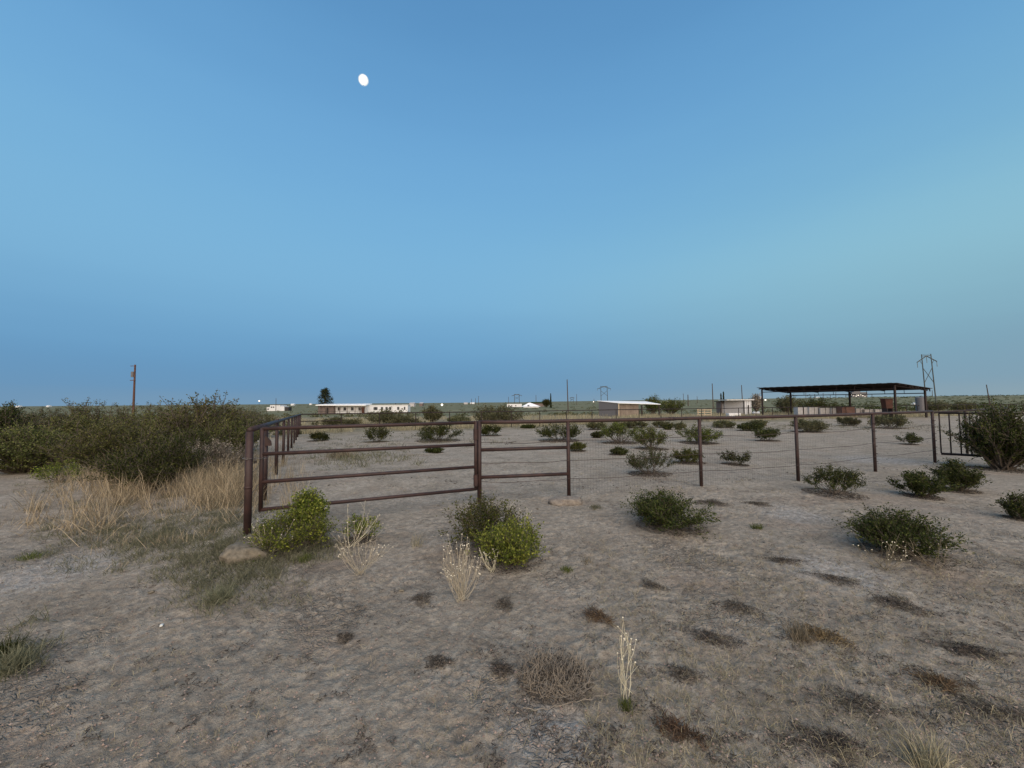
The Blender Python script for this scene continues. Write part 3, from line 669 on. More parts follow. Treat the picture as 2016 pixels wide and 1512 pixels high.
# grey-green weeds
g = Geo()
P = zone(rng, 1150, [(120, 990, 480, 1110, 8), (330, 1050, 560, 1190, 5), (380, 930, 500, 1060, 4), (0, 890, 200, 960, 3), (600, 870, 790, 920, 3), (0, 1230, 80, 1330, .5), (520, 1050, 680, 1110, 2)])
B, T = tufts(P, rng, 26, .13, .055, 0, .9); g.blades(B, T, .0045, .25, rng)
P = zone(rng, 1100, [(590, 850, 1000, 880, 2), (580, 836, 1900, 846, 9), (600, 880, 800, 920, 2), (1400, 830, 1900, 850, 2)])
B, T = tufts(P, rng, 12, .22, .12, 0, .8); g.blades(B, T, .012, .2, rng)
stuff(g.build('low_weeds', M['weed']), 'grey-green low weeds creeping over the soil', 'weeds')
# thin dead grass everywhere near
g = Geo()
n = 1500; P = at_many(rng.uniform(-60, 2080, n), 960 + 560 * rng.random(n) ** 1.3)
B, T = tufts(P, rng, 6, .05, .02, 0, 1.1); g.blades(B, T, .0022, .3, rng)
n = 2000; P = at_many(rng.uniform(1150, 2100, n), 1050 + 470 * rng.random(n)); B, T = tufts(P, rng, 7, .085, .02, 0, 1.3); g.blades(B, T, .0022, .3, rng)
n = 700; P = at_many(rng.uniform(540, 1900, n), 842 + 130 * rng.random(n) ** 1.4); B, T = tufts(P, rng, 9, .07, .05, 0, 1.3); g.blades(B, T, .006, .3, rng)
stuff(g.build('dead_grass_bits', M['straw_far']), 'thin scattered dead grass on the foreground soil', 'dry grass')
# straw belt beyond the pen
g = Geo()
n = 5200; px = rng.uniform(560, 1900, n)
s = 26 + .375 * (14.4 + (px - 1008) / F_PX * 34); s = s + rng.random(n) ** 1.4 * 26 + 0.5
x = (px - 1008) / F_PX * s; P = np.stack([x, s, ground_z(x, s)], 1)
keep = pnoise(x / 5, s / 5) > -.12; P = P[keep]
B, T = tufts(P, rng, 14, .62, .30, 0, .35); g.blades(B, T, .022, .1, rng)
n = 2600; px = rng.uniform(-200, 600, n); s = 20 + 60 * rng.random(n) ** 1.5; x = (px - 1008) / F_PX * s
P = np.stack([x, s, ground_z(x, s)], 1); P = P[pnoise(x / 6, s / 6) > .05]
B, T = tufts(P, rng, 12, .5, .3, 0, .4); g.blades(B, T, .02, .1, rng)
stuff(g.build('straw_belt', M['straw_far']), 'belt of dull standing straw beyond the back rail', 'dry grass')
# scrub of the plain
def scrub(name, n, d0, d1, px0, px1, mat, label, sz, seed, gate=None):
    rng = np.random.default_rng(seed); px = rng.uniform(px0, px1, n); d = np.exp(rng.uniform(math.log(d0), math.log(d1), n))
    x = (px - 1008) / F_PX * d; P = np.stack([x, d, ground_z(x, d)], 1)
    if gate is not None: P = P[pnoise(x / 30, d / 30) > gate]
    m = len(P); per = 26; i = np.repeat(np.arange(m), per)
    S_ = rng.uniform(.5, 1.3, m)[i] * sz * (1 + P[i, 1] / 900)
    u = rng.normal(size=(m * per, 3)); u /= np.linalg.norm(u, axis=1, keepdims=True); u[:, 2] = np.abs(u[:, 2])
    C = P[i] + u * np.stack([S_, S_, S_ * .75], 1) * rng.uniform(.6, 1, (m * per, 1))
    L = S_ * .42; D = u + rng.normal(0, .5, u.shape)
    stuff(Geo().leaves(C, D, L, L * .6, rng).build(name, M[mat]), label, 'scrub')
scrub('plain_scrub', 2300, 62, 1200, -160, 2180, 'leaf_far', 'olive scrub dotted over the far plain', .75, 61, -.2)
scrub('left_scrub', 420, 22, 110, -200, 600, 'leaf_far', 'olive scrub on the plain left of the pen', .6, 62)
scrub('hillside_scrub', 1500, 110, 700, 1640, 2200, 'leaf_dark', 'dark green scrub over the low rise at right', .8, 63)
# mat plants: dark dead patches lying on the soil
mats = [
 (1397, 1256, 92, 34, 'mat', 'black dead mat of litter right of the stalk plant, upper one'),
 (1346, 1327, 54, 34, 'mat', 'small black mat right beside the tall stalk plant'),
 (1693, 1384, 92, 50, 'mat', 'oval black mat low on the right'),
 (1176, 1214, 44, 28, 'mat_red', 'red-brown mat above the dead brush'),
 (993, 1190, 30, 26, 'mat', 'small dark mat right of the tall stalk sheaf'),
 (1768, 1190, 74, 36, 'mat', 'dark mat below the dome-shaped shrub'),
 (1642, 1140, 66, 22, 'mat', 'flat dark mat on the pale crust'),
 (1905, 1280, 110, 34, 'mat', 'long dark mat near the right edge'),
 (1640, 1462, 120, 60, 'mat', 'largest dark mat at the bottom right'),
 (1338, 1442, 80, 50, 'mat_red', 'rust-brown tuft of dead grass at the bottom'),
 (1455, 1196, 60, 26, 'mat', 'dark mat with a straw wisp on it'),
 (828, 1180, 36, 22, 'mat', 'dark mat left of the tall stalk sheaf'),
 (679, 1256, 26, 16, 'mat', 'tiny dark mat alone on the cracked soil'),
 (865, 1303, 44, 22, 'mat', 'dark mat below the tall stalk sheaf'),
 (988, 1318, 36, 22, 'mat', 'dark mat left of the dead brush'),
 (1286, 1154, 40, 18, 'mat', 'dark mat below the wide bushy shrub'),
 (1615, 1252, 80, 34, 'mat_red', 'brown mat right of the pale grass tuft'),
 (1400, 990, 54, 12, 'mat', 'dark litter right of the wide bushy shrub'),
 (1492, 992, 40, 9, 'mat', 'dark litter between the third and fourth posts'),
 (1540, 1104, 60, 14, 'mat', 'dark litter streak on the pale crust'),
 (1850, 1345, 70, 34, 'mat_red', 'brown grassy mat low at the right edge'),
 (1960, 1400, 90, 40, 'mat', 'dark mat in the bottom right corner'),
]
for k, (px, py, w, hh, m, lab) in enumerate(mats):
    p = at(px, py); d = p[1]; rg = np.random.default_rng(500 + k)
    a = at(px, py - hh / 2); b = at(px, py + hh / 2); ry = abs(a[1] - b[1]) / 2; rx = w * d / F_PX / 2
    n = int(np.clip(9000 * rx * ry * 3.1, 260, 1500)) * 2
    r = rg.random(n) ** .6; ph = rg.random(n) * 6.283
    rag = 1 + .30 * np.sin(ph * 3 + k) + .22 * np.sin(ph * 5 + 2 * k) + .16 * rg.normal(0, 1, n)
    x = p[0] + rx * r * rag * np.cos(ph); y = p[1] + ry * r * rag * np.sin(ph) - (x - p[0]) * .22 * (1 if k % 3 else 2)
    B = np.stack([x, y, ground_z(x, y) + rg.random(n) * .022 * (1.1 - r)], 1)
    dr = np.c_[rg.normal(0, 1, (n, 2)), rg.uniform(.02, .30 if m == 'mat' else .8, n)]; dr /= np.linalg.norm(dr, axis=1, keepdims=True)
    T = B + dr * rg.uniform(.012, .040, (n, 1)) * (1.5 if m == 'mat_red' else 1)
    g = Geo(); B = B - p; T = T - p; g.blades(B, T, .0035, .2, rg)
    o = g.build('litter_mat', M[m], loc=p); tag(o, lab, 'dead plant', 'dark dead mats lying on the soil')
# green and pale grass tufts
tuft_spots = [
 (1572, 1256, 1176, 70, 'straw_far', 'loose pale grass tuft right of centre', 90, .35),
 (1830, 1512, 1420, 110, 'straw_far', 'pale leaning grass tuft at the bottom right', 90, .5),
 (1232, 1392, 1352, 44, 'green_grass', 'green grass tuft at the foot of the stalk plant', 60, .5),
 (600, 1104, 1070, 50, 'green_grass', 'green grass tuft below the broad gate bush', 90, .4),
 (1116, 1124, 1098, 40, 'green_grass', 'green grass tuft right of the lighter green bush', 70, .5),
 (1172, 1000, 980, 44, 'weed', 'grey-green tuft right of the concrete footing', 80, .6),
 (1490, 1040, 1022, 34, 'green_grass', 'small green weed on the crust right of the wide shrub', 60, .8),
 (60, 1098, 1076, 60, 'green_grass', 'green weeds on the sandy bank at the left edge', 80, .8),
 (18, 1320, 1240, 90, 'weed', 'grey-green bushy weed cut by the left edge', 260, .7),
 (8, 1290, 1232, 60, 'leaf_dark', 'dark green weed at the left edge in the foreground', 200, .7),
 (672, 900, 868, 80, 'straw_far', 'pale grass clump behind the second gate rail', 160, .4),
 (820, 1075, 1040, 40, 'straw_far', 'thin pale grass left of the hinge post bush', 26, .5),
 (1155, 1105, 1060, 40, 'straw_far', 'wispy pale grass below the concrete footing', 26, .6),
 (430, 1180, 1140, 70, 'weed', 'grey-green weed clump before the buff stone', 200, .8),
 (1090, 872, 866, 30, 'dead', 'dry twig pile far behind the braced panel', 60, 1.0),
]
for k, (px, base, top, w, m, lab, n, ln) in enumerate(tuft_spots):
    p = at(px, base); d = p[1]; h = zat(px, top, d) - p[2]; rg = np.random.default_rng(600 + k); wd_ = w * d / F_PX
    B, T = tufts(np.zeros((1, 3)), rg, n * 2, h, wd_ * .14, 0, ln); g = Geo(); g.blades(B, T, max(.003, .0009 * d), .15, rg)
    tag(g.build('grass_tuft', M[m], loc=p), lab, 'grass tuft', 'single grass and weed tufts')
# grey dead brush in the foreground, with a long crooked root
p = at(1095, 1345); rg = np.random.default_rng(77); root = thing('dead_brush', 'low grey tangle of dead twigs with a long crooked root in the foreground', 'dead plant', p)
n = 900; ph = rg.random(n) * 6.283; r = rg.random(n) ** .6
B = np.stack([.20 * r * np.cos(ph) - .01, .19 * r * np.sin(ph) + .03, .005 + .03 * rg.random(n)], 1)
dr = np.c_[rg.normal(0, .9, (n, 2)), rg.uniform(.2, 1.3, n)]; dr /= np.linalg.norm(dr, axis=1, keepdims=True)
T = B + dr * rg.uniform(.03, .10, (n, 1)); g = Geo(); g.tubes(np.stack([B, (B + T) / 2 + rg.normal(0, .006, (n, 3)), T], 1), [.0016, .0012, .0008], 3)
part('twigs', g, 'bark_pale', root)
n = 3200; ph = rg.random(n) * 6.283; r = rg.random(n) ** .6
C = np.stack([.21 * r * np.cos(ph), .20 * r * np.sin(ph) + .03, .01 + .06 * rg.random(n) * (1.15 - r)], 1)
g = Geo(); g.leaves(C, rg.normal(0, 1, (n, 3)), .014, .006, rg); part('dry_leaves', g, 'mat', root)
pts = [at(1030 + 12 * k, 1398 + 4 * math.sin(k * .7) - (26 * sstep(5, 13, k) - 10 * sstep(14, 19, k))) - p + [.006 * math.sin(k * 1.9), .008 * math.sin(k * 2.7), .012] for k in range(20)]
g = Geo(); g.tubes(np.array([pts]), np.linspace(.0024, .0012, 20), 5); part('root', g, 'bark_pale', root)
# pebbles and clods
rg = np.random.default_rng(88); n = 14000
P = at_many(rg.uniform(-100, 2116, n), 960 + 580 * rg.random(n) ** .9)
o8 = np.array([[1, 0, 0], [-1, 0, 0], [0, 1, 0], [0, -1, 0], [0, 0, .7], [0, 0, -.7]])
f8 = np.array([[0, 2, 4], [2, 1, 4], [1, 3, 4], [3, 0, 4], [2, 0, 5], [1, 2, 5], [3, 1, 5], [0, 3, 5]])
sz = (.0022 + .007 * rg.random(n) ** 5) * (1 + .0 * P[:, 1]); a = rg.random(n) * 6.28
Vv = o8[None] * rg.uniform(.55, 1.3, (n, 6, 1)) * sz[:, None, None]
Vx = Vv[..., 0] * np.cos(a)[:, None] - Vv[..., 1] * np.sin(a)[:, None]; Vy = Vv[..., 0] * np.sin(a)[:, None] + Vv[..., 1] * np.cos(a)[:, None]
V = np.stack([Vx, Vy, Vv[..., 2]], -1) + P[:, None] + [0, 0, .006]
g = Geo(); g.add(V.reshape(-1, 3), (f8[None] + 6 * np.arange(n)[:, None, None]).reshape(-1, 3))
stuff(g.build('pebbles', M['pebble']), 'small pebbles and soil crumbs over the foreground', 'pebbles')
n = 60000; P = at_many(rg.uniform(-100, 2116, n), 950 + 590 * rg.random(n) ** .9)
k_ = pnoise(P[:, 0] / .22, P[:, 1] / .22) + .6 * pnoise(P[:, 0] / .06, P[:, 1] / .06) + .5 * pnoise(P[:, 0] / 1.3 + 3, P[:, 1] / 1.3) + .10 * np.clip(P[:, 0], -2, 3)
P = P[k_ > .34]; n = len(P); a = rg.random(n) * 6.28; L = .012 + .02 * rg.random(n)
D = np.stack([np.cos(a) * L, np.sin(a) * L, rg.normal(.004, .005, n)], 1); P = P + [0, 0, .004]
g = Geo(); g.blades(P - D / 2, P + D / 2, .0045, .15, rg); n = 9000; P = at_many(rg.uniform(540, 1950, n), 838 + 125 * rg.random(n)); P = P[pnoise(P[:, 0] / .5, P[:, 1] / .5) > .28]; n = len(P); a = rg.random(n) * 6.28; L = .03 + .04 * rg.random(n)
D = np.stack([np.cos(a) * L, np.sin(a) * L, rg.normal(.01, .01, n)], 1); g.blades(P - D / 2, P + D / 2, .012, .2, rg)
for (px_, b_, t_, w_, m_, lab_, kw_) in [q_ for q_ in near_shrubs] + [q_ + ({},) for q_ in pen_shrubs]:  # dark litter ringed under each bush to deepen its contact shadow
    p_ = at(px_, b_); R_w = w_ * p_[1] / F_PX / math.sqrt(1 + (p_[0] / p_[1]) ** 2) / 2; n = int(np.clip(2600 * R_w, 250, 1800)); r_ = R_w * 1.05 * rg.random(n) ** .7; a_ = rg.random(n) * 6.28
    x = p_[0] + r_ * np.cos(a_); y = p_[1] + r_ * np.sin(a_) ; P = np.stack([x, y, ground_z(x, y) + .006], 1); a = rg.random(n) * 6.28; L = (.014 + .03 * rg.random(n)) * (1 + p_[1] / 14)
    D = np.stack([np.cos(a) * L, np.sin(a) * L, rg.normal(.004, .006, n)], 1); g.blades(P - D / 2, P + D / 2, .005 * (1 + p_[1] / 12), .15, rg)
stuff(g.build('litter_and_bush_shade', M['mat']), 'dark flecks of leaf litter in drifts over the soil, and rings as shade under the bushes', 'litter')
# twigs and stem litter lying about
n = 4200; P = at_many(rg.uniform(-100, 2116, n), 960 + 580 * rg.random(n) ** .9) + [0, 0, .006]
a = rg.random(n) * 6.28; L = .008 + .04 * rg.random(n) ** 3
D = np.stack([np.cos(a) * L, np.sin(a) * L, rg.normal(0, .004, n)], 1)
g = Geo(); g.blades(P - D / 2, P + D / 2, .0022, .1, rg); stuff(g.build('twig_litter', M['dead']), 'bits of twig and stem littering the foreground soil', 'litter')

# ------------------------------------------------------------------ stones
def stone(px, py, wx, wy, wz, mat, label, seed, rz=0, dz=0.0, flat=1.0, name='stone'):
    rg = np.random.default_rng(seed); p = at(px, py)
    nu, nv = 28, 16
    u = np.linspace(0, 2 * np.pi, nu, endpoint=False); v = np.linspace(.02, np.pi - .02, nv)
    U, Vv = np.meshgrid(u, v); D = np.stack([np.sin(Vv) * np.cos(U), np.sin(Vv) * np.sin(U), np.cos(Vv)], -1)
    e = .75; D2 = np.sign(D) * np.abs(D) ** e
    k = 1 + .30 * pnoise(D[..., 0] * 1.6 + seed, D[..., 1] * 1.6 + D[..., 2]) + .11 * pnoise(D[..., 0] * 4, D[..., 1] * 5 + D[..., 2] * 4 + seed)
    Q = D2 * k[..., None] * [wx / 2, wy / 2, wz / 2]
    i = np.arange(nu * nv).reshape(nv, nu); j = np.roll(i, -1, 1)
    g = Geo(); g.add(Q.reshape(-1, 3), [np.stack([i[:-1], i[1:], j[1:], j[:-1]], -1).reshape(-1, 4), i[0][None], i[-1][::-1][None]])
    o = g.build(name, M[mat], smooth=True, loc=p + [0, 0, dz]); o.rotation_euler = (0, 0, rz); return tag(o, label, 'stone')
stone(484, 1096, .46, .36, .20, 'rock', 'flat buff slab of stone at the foot of the gate latch post', 1, .25, .03)
stone(1117, 990, .50, .30, .15, 'rock_grey', 'cracked grey concrete footing round the braced panel post', 2, .2, .02, name='concrete_footing')
stone(1876, 914, .35, .25, .08, 'rock_white', 'pale crumpled sheet lying under the barred gate', 3, 0, .02, name='plastic_sheet')
for k, (px, py, s) in enumerate([(790, 1163, .03), (298, 1166, .03), (318, 1232, .02), (137, 1352, .02), (305, 1320, .016), (1058, 1002, .03)]):
    stone(px, py, s * 1.6, s, s * .7, 'rock_white' if k == 2 else 'rock', ['small pale stone left of the tall stalk sheaf', 'small pale stone on the cracked soil at left', 'white pebble on the left foreground', 'white pebble near the lower left', 'tiny pale stone on the lower left soil', 'small stone left of the concrete footing'][k], 10 + k, k, .004)

# ------------------------------------------------------------------ near fence and gate
ZT = 1.275
def pt(x, y, z=None): return np.array([x, y, float(ground_z(x, y)) if z is None else z])
LP = np.array([-3.40, 5.0]); HP = np.array([-.545, 6.35])
NP = [np.array(q) for q in ((.943, 6.55), (3.49, 7.2), (5.67, 7.72), (8.22, 8.8), (10.78, 9.9))]
def fence_post(root, xy, ztop, r, mat='pipe', o=(0, 0, 0)):
    g = Geo(); g.pipe(pt(*xy) - [0, 0, .12], (xy[0], xy[1], ztop), r, 14); return part('post', g, mat, root, True)
def smooth_ends(o):
    for p_ in o.data.polygons:
        if len(p_.vertices) > 4: p_.use_smooth = False
fr = thing('pipe_fence', 'near rusty pipe fence with wire mesh, running right from the gate', 'fence')
smooth_ends(fence_post(fr, HP, ZT + .02, .036))
for q in NP: smooth_ends(fence_post(fr, q, ZT - .012, .031))
g = Geo(); R_ = [HP] + NP
RP = np.array([[*(HP + np.array([-.01, 0])), ZT]] + [[*q, ZT] for q in NP])
rail_pts = []
for a, b in zip(RP[:-1], RP[1:]):
    for s_ in (0, .33, .66): rail_pts.append(a * (1 - s_) + b * s_ + np.array([0, 0, -.006 * math.sin(s_ * math.pi)]))
rail_pts.append(RP[-1]); g.tubes(np.array([rail_pts]), .031, 14, True); part('top_rail', g, 'pipe', fr, True)
j = (NP[0] * .23 + NP[1] * .77); dj = (NP[1] - NP[0]) / np.linalg.norm(NP[1] - NP[0])
part('weld_joint', Geo().pipe((*(j - dj * .05), ZT - .003), (*(j + dj * .05), ZT - .003), .036, 14), 'pipe', fr, True)
for z in (.82, .375):
    part('brace_rail', Geo().pipe((*HP, z), (*NP[0], z + .01), .029, 12), 'pipe', fr, True)
back = np.array([.03, -.045])
for z, s0 in ((.945, -.02), (.625, -.03), (.31, -.02)):
    pts = []
    for a, b in zip(R_[:-1], R_[1:]):
        for s_ in np.linspace(0, 1, 9)[:-1]:
            q = a * (1 - s_) + b * s_ + back; pts.append([q[0], q[1], z + s0 * math.sin(s_ * math.pi) + .008 * math.sin(s_ * 9 + z * 7)])
    pts.append([*(R_[-1] + back), z]); g = Geo().tubes(np.array([pts]), .0045, 5)
    part('strand_wire', g, 'wire', fr)
# barbs / twisted tie on the top strand
g = Geo(); q = HP * .72 + NP[0] * .28 + back
for dx in (-.02, .02): g.tubes([[(q[0] + dx, q[1], .90), (q[0], q[1] - .01, .93), (q[0] + .16 * (dx > 0), q[1], .955)]], .004, 4)
part('wire_tie', g, 'wire', fr)
g = Geo(); vs = []; hs = []
Rm = NP
for a, b in zip(Rm[:-1], Rm[1:]):
    L = np.linalg.norm(b - a); n = int(L / .052)
    for s_ in np.arange(n) / n:
        q = a * (1 - s_) + b * s_ + back * .8; vs.append([(q[0], q[1], .04), (q[0], q[1], 1.14)])
for z in np.arange(.04, 1.15, .1):
    hs.append([(*(q + back * .8), z) for q in Rm])
g.tubes(np.array(vs), .0009, 3); g.tubes(np.array(hs), .0009, 3)
o = part('wire_mesh', g, 'wire', fr); o['kind'] = 'stuff'
# barbed clips on the far posts
for q in NP[3:]:
    g = Geo()
    for z in np.arange(.2, 1.15, .17): g.tubes([[(q[0] - .05, q[1] - .03, z + .01), (q[0] - .02, q[1] - .04, z), (q[0] + .03, q[1] - .045, z)]], .007, 4)
    part('wire_clips', g, 'pipe_dark', fr)['kind'] = 'stuff'

# the wide gate
GL, GR = np.array([-3.315, 5.12]), np.array([-.60, 6.30])
gt = thing('pipe_gate', 'wide rusty four-rail pipe gate chained to the left post', 'gate', (0, 0, 0))
def gp(s, z): q = GL * (1 - s) + GR * s; return np.array([q[0], q[1], z])
zl, zr = .205, .195
part('gate_upright', Geo().pipe(gp(0, zl - .01), gp(0, 1.287), .026, 14), 'pipe', gt, True)
part('gate_upright', Geo().pipe(gp(1, zr - .01), gp(1, 1.30), .027, 14), 'pipe', gt, True)
for z0, z1 in ((1.275, 1.272), (.94, .915), (.575, .555), (.215, .20)):
    part('gate_rail', Geo().pipe(gp(0, z0), gp(1, z1), .0255, 12), 'pipe', gt, True)
# hinge straps between gate and post
for z in (1.08, .34):
    c = (gp(1, z) + np.array([*HP, z])) / 2; a = math.atan2(HP[1] - GR[1], HP[0] - GR[0])
    m3 = np.array([[math.cos(a), -math.sin(a), 0], [math.sin(a), math.cos(a), 0], [0, 0, 1]])
    o = part('hinge', Geo().pipe(gp(1, z - .09), gp(1, z + .09), .037, 12).box(c, (.15, .02, .13), m3), 'pipe', gt)
ch = thing('gate_chain', 'steel chain and padlock wrapped round the latch post and gate', 'chain')
g = Geo()
for k in range(15):
    t0 = k / 15 * 2 * math.pi; cx, cy = (LP + (GL - LP) * .42)
    e = (GL - LP); L = np.linalg.norm(e) / 2 + .055; e /= np.linalg.norm(e); nrm = np.array([-e[1], e[0]])
    c = np.array([cx, cy]) + e * L * math.cos(t0) + nrm * .052 * math.sin(t0)
    th = np.linspace(0, 2 * np.pi, 9); tg_ = -e * math.sin(t0) * L + nrm * .052 * math.cos(t0); tg_ /= np.linalg.norm(tg_)
    ax = np.array([*tg_, 0]); up_ = np.array([0, 0, 1.]) if k % 2 else np.array([-tg_[1], tg_[0], 0])
    ring = np.array([*c, .895 - .012 * math.cos(t0)]) + np.cos(th)[:, None] * ax * .019 + np.sin(th)[:, None] * up_ * .010
    g.tubes(ring[None], .0038, 5)
part('links', g, 'chain', ch)
q = GL + np.array([-.05, -.05]); part('padlock', Geo().box((q[0], q[1], .845), (.034, .018, .038)).tubes([[(q[0] - .011, q[1], .86), (q[0] - .011, q[1], .885), (q[0] + .011, q[1], .885), (q[0] + .011, q[1], .86)]], .003, 6), 'chain', ch)

# side fence running away on the left
sf = thing('side_fence', 'pipe fence running back from the latch post on the left', 'fence')
C0 = np.array([-14.4, 26.2]); dL = (C0 - LP); Ls = np.linalg.norm(dL); dL /= Ls
o = fence_post(sf, LP, ZT - .03, .044); smooth_ends(o); o['label'] = 'thick latch post with open pipe top'
part('weld_band', Geo().pipe((*LP, .52), (*LP, .545), .047, 14), 'pipe', sf, True)
npst = 10
for k in range(1, npst + 1):
    q = LP + dL * (1.95 + (Ls - 1.95) * (k - 1) / (npst - 1)); z = float(ground_z(*q))
    fence_post(sf, q, max(z, -.6) + 1.24 + .03 * (1 - k / npst), .042 if k == 1 else .036)
pts = [[*(LP + dL * t_), np.interp(t_, [0, Ls], [ZT - .01, float(ground_z(*C0)) + 1.27])] for t_ in np.linspace(.03, Ls, 12)]
part('top_rail', Geo().tubes(np.array([pts]), .038, 14, True), 'pipe', sf, True)
q = LP + dL * 1.95
g = Geo(); 
tri = np.array([[q[0] + .02, q[1] - .04, 1.08], [q[0] + .02, q[1] - .04, .88], [q[0] + .13, q[1] - .03, .88], [q[0] + .12, q[1] - .03, .96]])
g.add(np.vstack([tri, tri + [0, -.012, 0]]), np.array([[0, 1, 2, 3], [7, 6, 5, 4], [0, 3, 7, 4], [3, 2, 6, 7], [2, 1, 5, 6], [1, 0, 4, 5]]))
part('gusset_plate', g, 'pipe', sf)
for z in (.95, .62, .32):
    pts = [[*(LP + dL * t_ + np.array([-.05, 0])), z + np.interp(t_, [0, Ls], [0, -.35])] for t_ in np.linspace(0, Ls, 12)]
    part('strand_wire', Geo().tubes(np.array([pts]), .0035, 4), 'wire', sf)

# back fence
bf = thing('back_fence', 'long low pipe fence along the back of the pen', 'fence')
dB = np.array([.936, .351]); dB /= np.linalg.norm(dB); nB = 43
P0 = C0.copy(); rail = []
for k in range(nB):
    q = P0 + dB * 2.55 * k if k else P0
    z = float(ground_z(*q)); r = .034
    if k: part('post', Geo().pipe((q[0], q[1], z - .1), (q[0], q[1], z + 1.26), r, 8), 'pipe_dark', bf)
    rail.append([q[0], q[1], z + 1.27])
rail = np.array(rail); k_ = np.ones(5) / 5; rz_ = np.convolve(np.pad(rail[:, 2], 2, 'edge'), k_, 'valid'); rail[:, 2] = rz_
part('top_rail', Geo().tubes(rail[None], .036, 8, True), 'pipe_dark', bf)
part('brace_rail', Geo().pipe((*P0, rail[0, 2] - .48), (*(P0 + dB * 2.55), rail[1, 2] - .48), .03, 8), 'pipe_dark', bf)

# barred gate at the right
bg_ = thing('barred_gate', 'dark gate of upright bars half hidden by the tall bush', 'gate')
A = NP[-1] + np.array([.14, -.03]); Bq = A + np.array([1.35, -1.05]); 
def bp(s, z): q = A * (1 - s) + Bq * s; return np.array([q[0], q[1], z])
part('gate_rail', Geo().pipe(bp(0, 1.235), bp(1, 1.235), .026, 10), 'pipe_dark', bg_, True)
part('gate_rail', Geo().pipe(bp(0, .20), bp(1, .20), .03, 10), 'pipe_dark', bg_, True)
for s_ in np.linspace(0, 1, 11):
    part('bar', Geo().pipe(bp(s_, .21), bp(s_, 1.23), .014, 8), 'pipe_dark', bg_, True)
rs = thing('corner_fence', 'short dark pipe fence behind the tall bush at the right edge', 'fence')
q2 = Bq + np.array([.12, -.1]); fence_post(rs, q2, 1.27, .038, 'pipe_dark'); q3 = q2 + np.array([1.6, -1.5]); fence_post(rs, q3, 1.27, .036, 'pipe_dark')
part('top_rail', Geo().pipe((*q2, 1.25), (*q3, 1.25), .03, 10), 'pipe_dark', rs, True)
ef = thing('far_side_fence', 'pipe rail running back from the corner post behind the barred gate', 'fence')
a = NP[-1]; b = a + np.array([9., 5.5]); part('top_rail', Geo().pipe((*a, ZT - .03), (*b, 1.20), .028, 8), 'pipe_dark', ef, True)
for s_ in (.33, .66, 1.0): fence_post(ef, a * (1 - s_) + b * s_, 1.2 + .05 * (1 - s_), .03, 'pipe_dark')

# ------------------------------------------------------------------ shade roof at the right
cn = thing('shade_roof', 'dark steel shade roof on slim posts over the pens', 'canopy')
A = np.array([40.8, 41.0]); e1 = np.array([-.466, .885]); e2 = np.array([.936, .351]); LA, LC_ = 13.6, 5.75
zA = 1.6 + (786 - 755.6) * 41 / F_PX + 0.0; drop = .47
def cz(i, j): return zA - drop * j            # i along e1, j along e2 (0..1)
def cp(i, j, dz=0): q = A + e1 * LA * i + e2 * LC_ * j; return np.array([q[0], q[1], cz(i, j) + dz])
for i, j_ in ((0, 0), (1, 0), (0, 1), (.5, 1), (1, 1)):
    q = cp(i, j_); z = float(ground_z(q[0], q[1])); part('post', Geo().box((q[0], q[1], (z + q[2] - .18) / 2), (.15, .15, q[2] - .18 - z)), 'pipe_dark', cn)
m3 = np.array([[e1[0], e2[0], 0], [e1[1], e2[1], 0], [0, 0, 1]])
g = Geo(); nn = 34                             # corrugated sheets
for k in range(nn):
    i0, i1 = -.03 + 1.06 * k / nn, -.03 + 1.06 * (k + .93) / nn
    v = [cp(i0, -.08, .0), cp(i1, -.08, .0), cp(i1, 1.1, .0), cp(i0, 1.1, .0)]; dz = .02 * (k % 2)
    v = np.array(v) + [0, 0, dz]; g = Geo(); g.add(np.vstack([v, v + [0, 0, .04]]), np.array([[3, 2, 1, 0], [4, 5, 6, 7], [0, 1, 5, 4], [1, 2, 6, 5], [2, 3, 7, 6], [3, 0, 4, 7]])); part('roof_sheet', g, 'black_roof', cn)
for j_ in (0, .2, .4, .6, .8, 1.0):
    g = Geo(); a, b = cp(-.03, j_, -.09), cp(1.03, j_, -.09); g.tubes([[a, b]], .07, 4, True); part('purlin', g, 'pipe_dark', cn)
for j_ in (0.0, 1.0):                          # truss beams under the long edges
    g = Geo(); g.tubes([[cp(0, j_, -.55), cp(1, j_, -.55)]], .05, 4, True)
    for i in np.linspace(0, 1, 9): g.tubes([[cp(i, j_, -.55), cp(i, j_, -.1)]], .035, 4)
    part('truss', g, 'pipe_dark', cn)
for i in np.linspace(0, 1, 5):
    g = Geo(); g.tubes([[cp(i, 0, -.2), cp(i, 1, -.2)]], .06, 4, True); part('rafter', g, 'pipe_dark', cn)
# rafter tails on the near gable
for j_ in np.linspace(.35, 1.02, 8):
    part('rafter_tail', Geo().box(cp(-.025, j_, -.22), (.08, .06, .26), m3), 'pipe_dark', cn)

def ob(px0, py0, px1, py1, d, depth=1.0):
    """box spec for something filling this patch of the photo at depth d, standing on what is below"""
    x0, x1 = (px0 - 1008) / F_PX * d, (px1 - 1008) / F_PX * d
    z1 = zat((px0 + px1) / 2, py0, d); z0 = zat((px0 + px1) / 2, py1, d)
    return (x0 + x1) / 2, d + depth / 2, x1 - x0, z0, z1
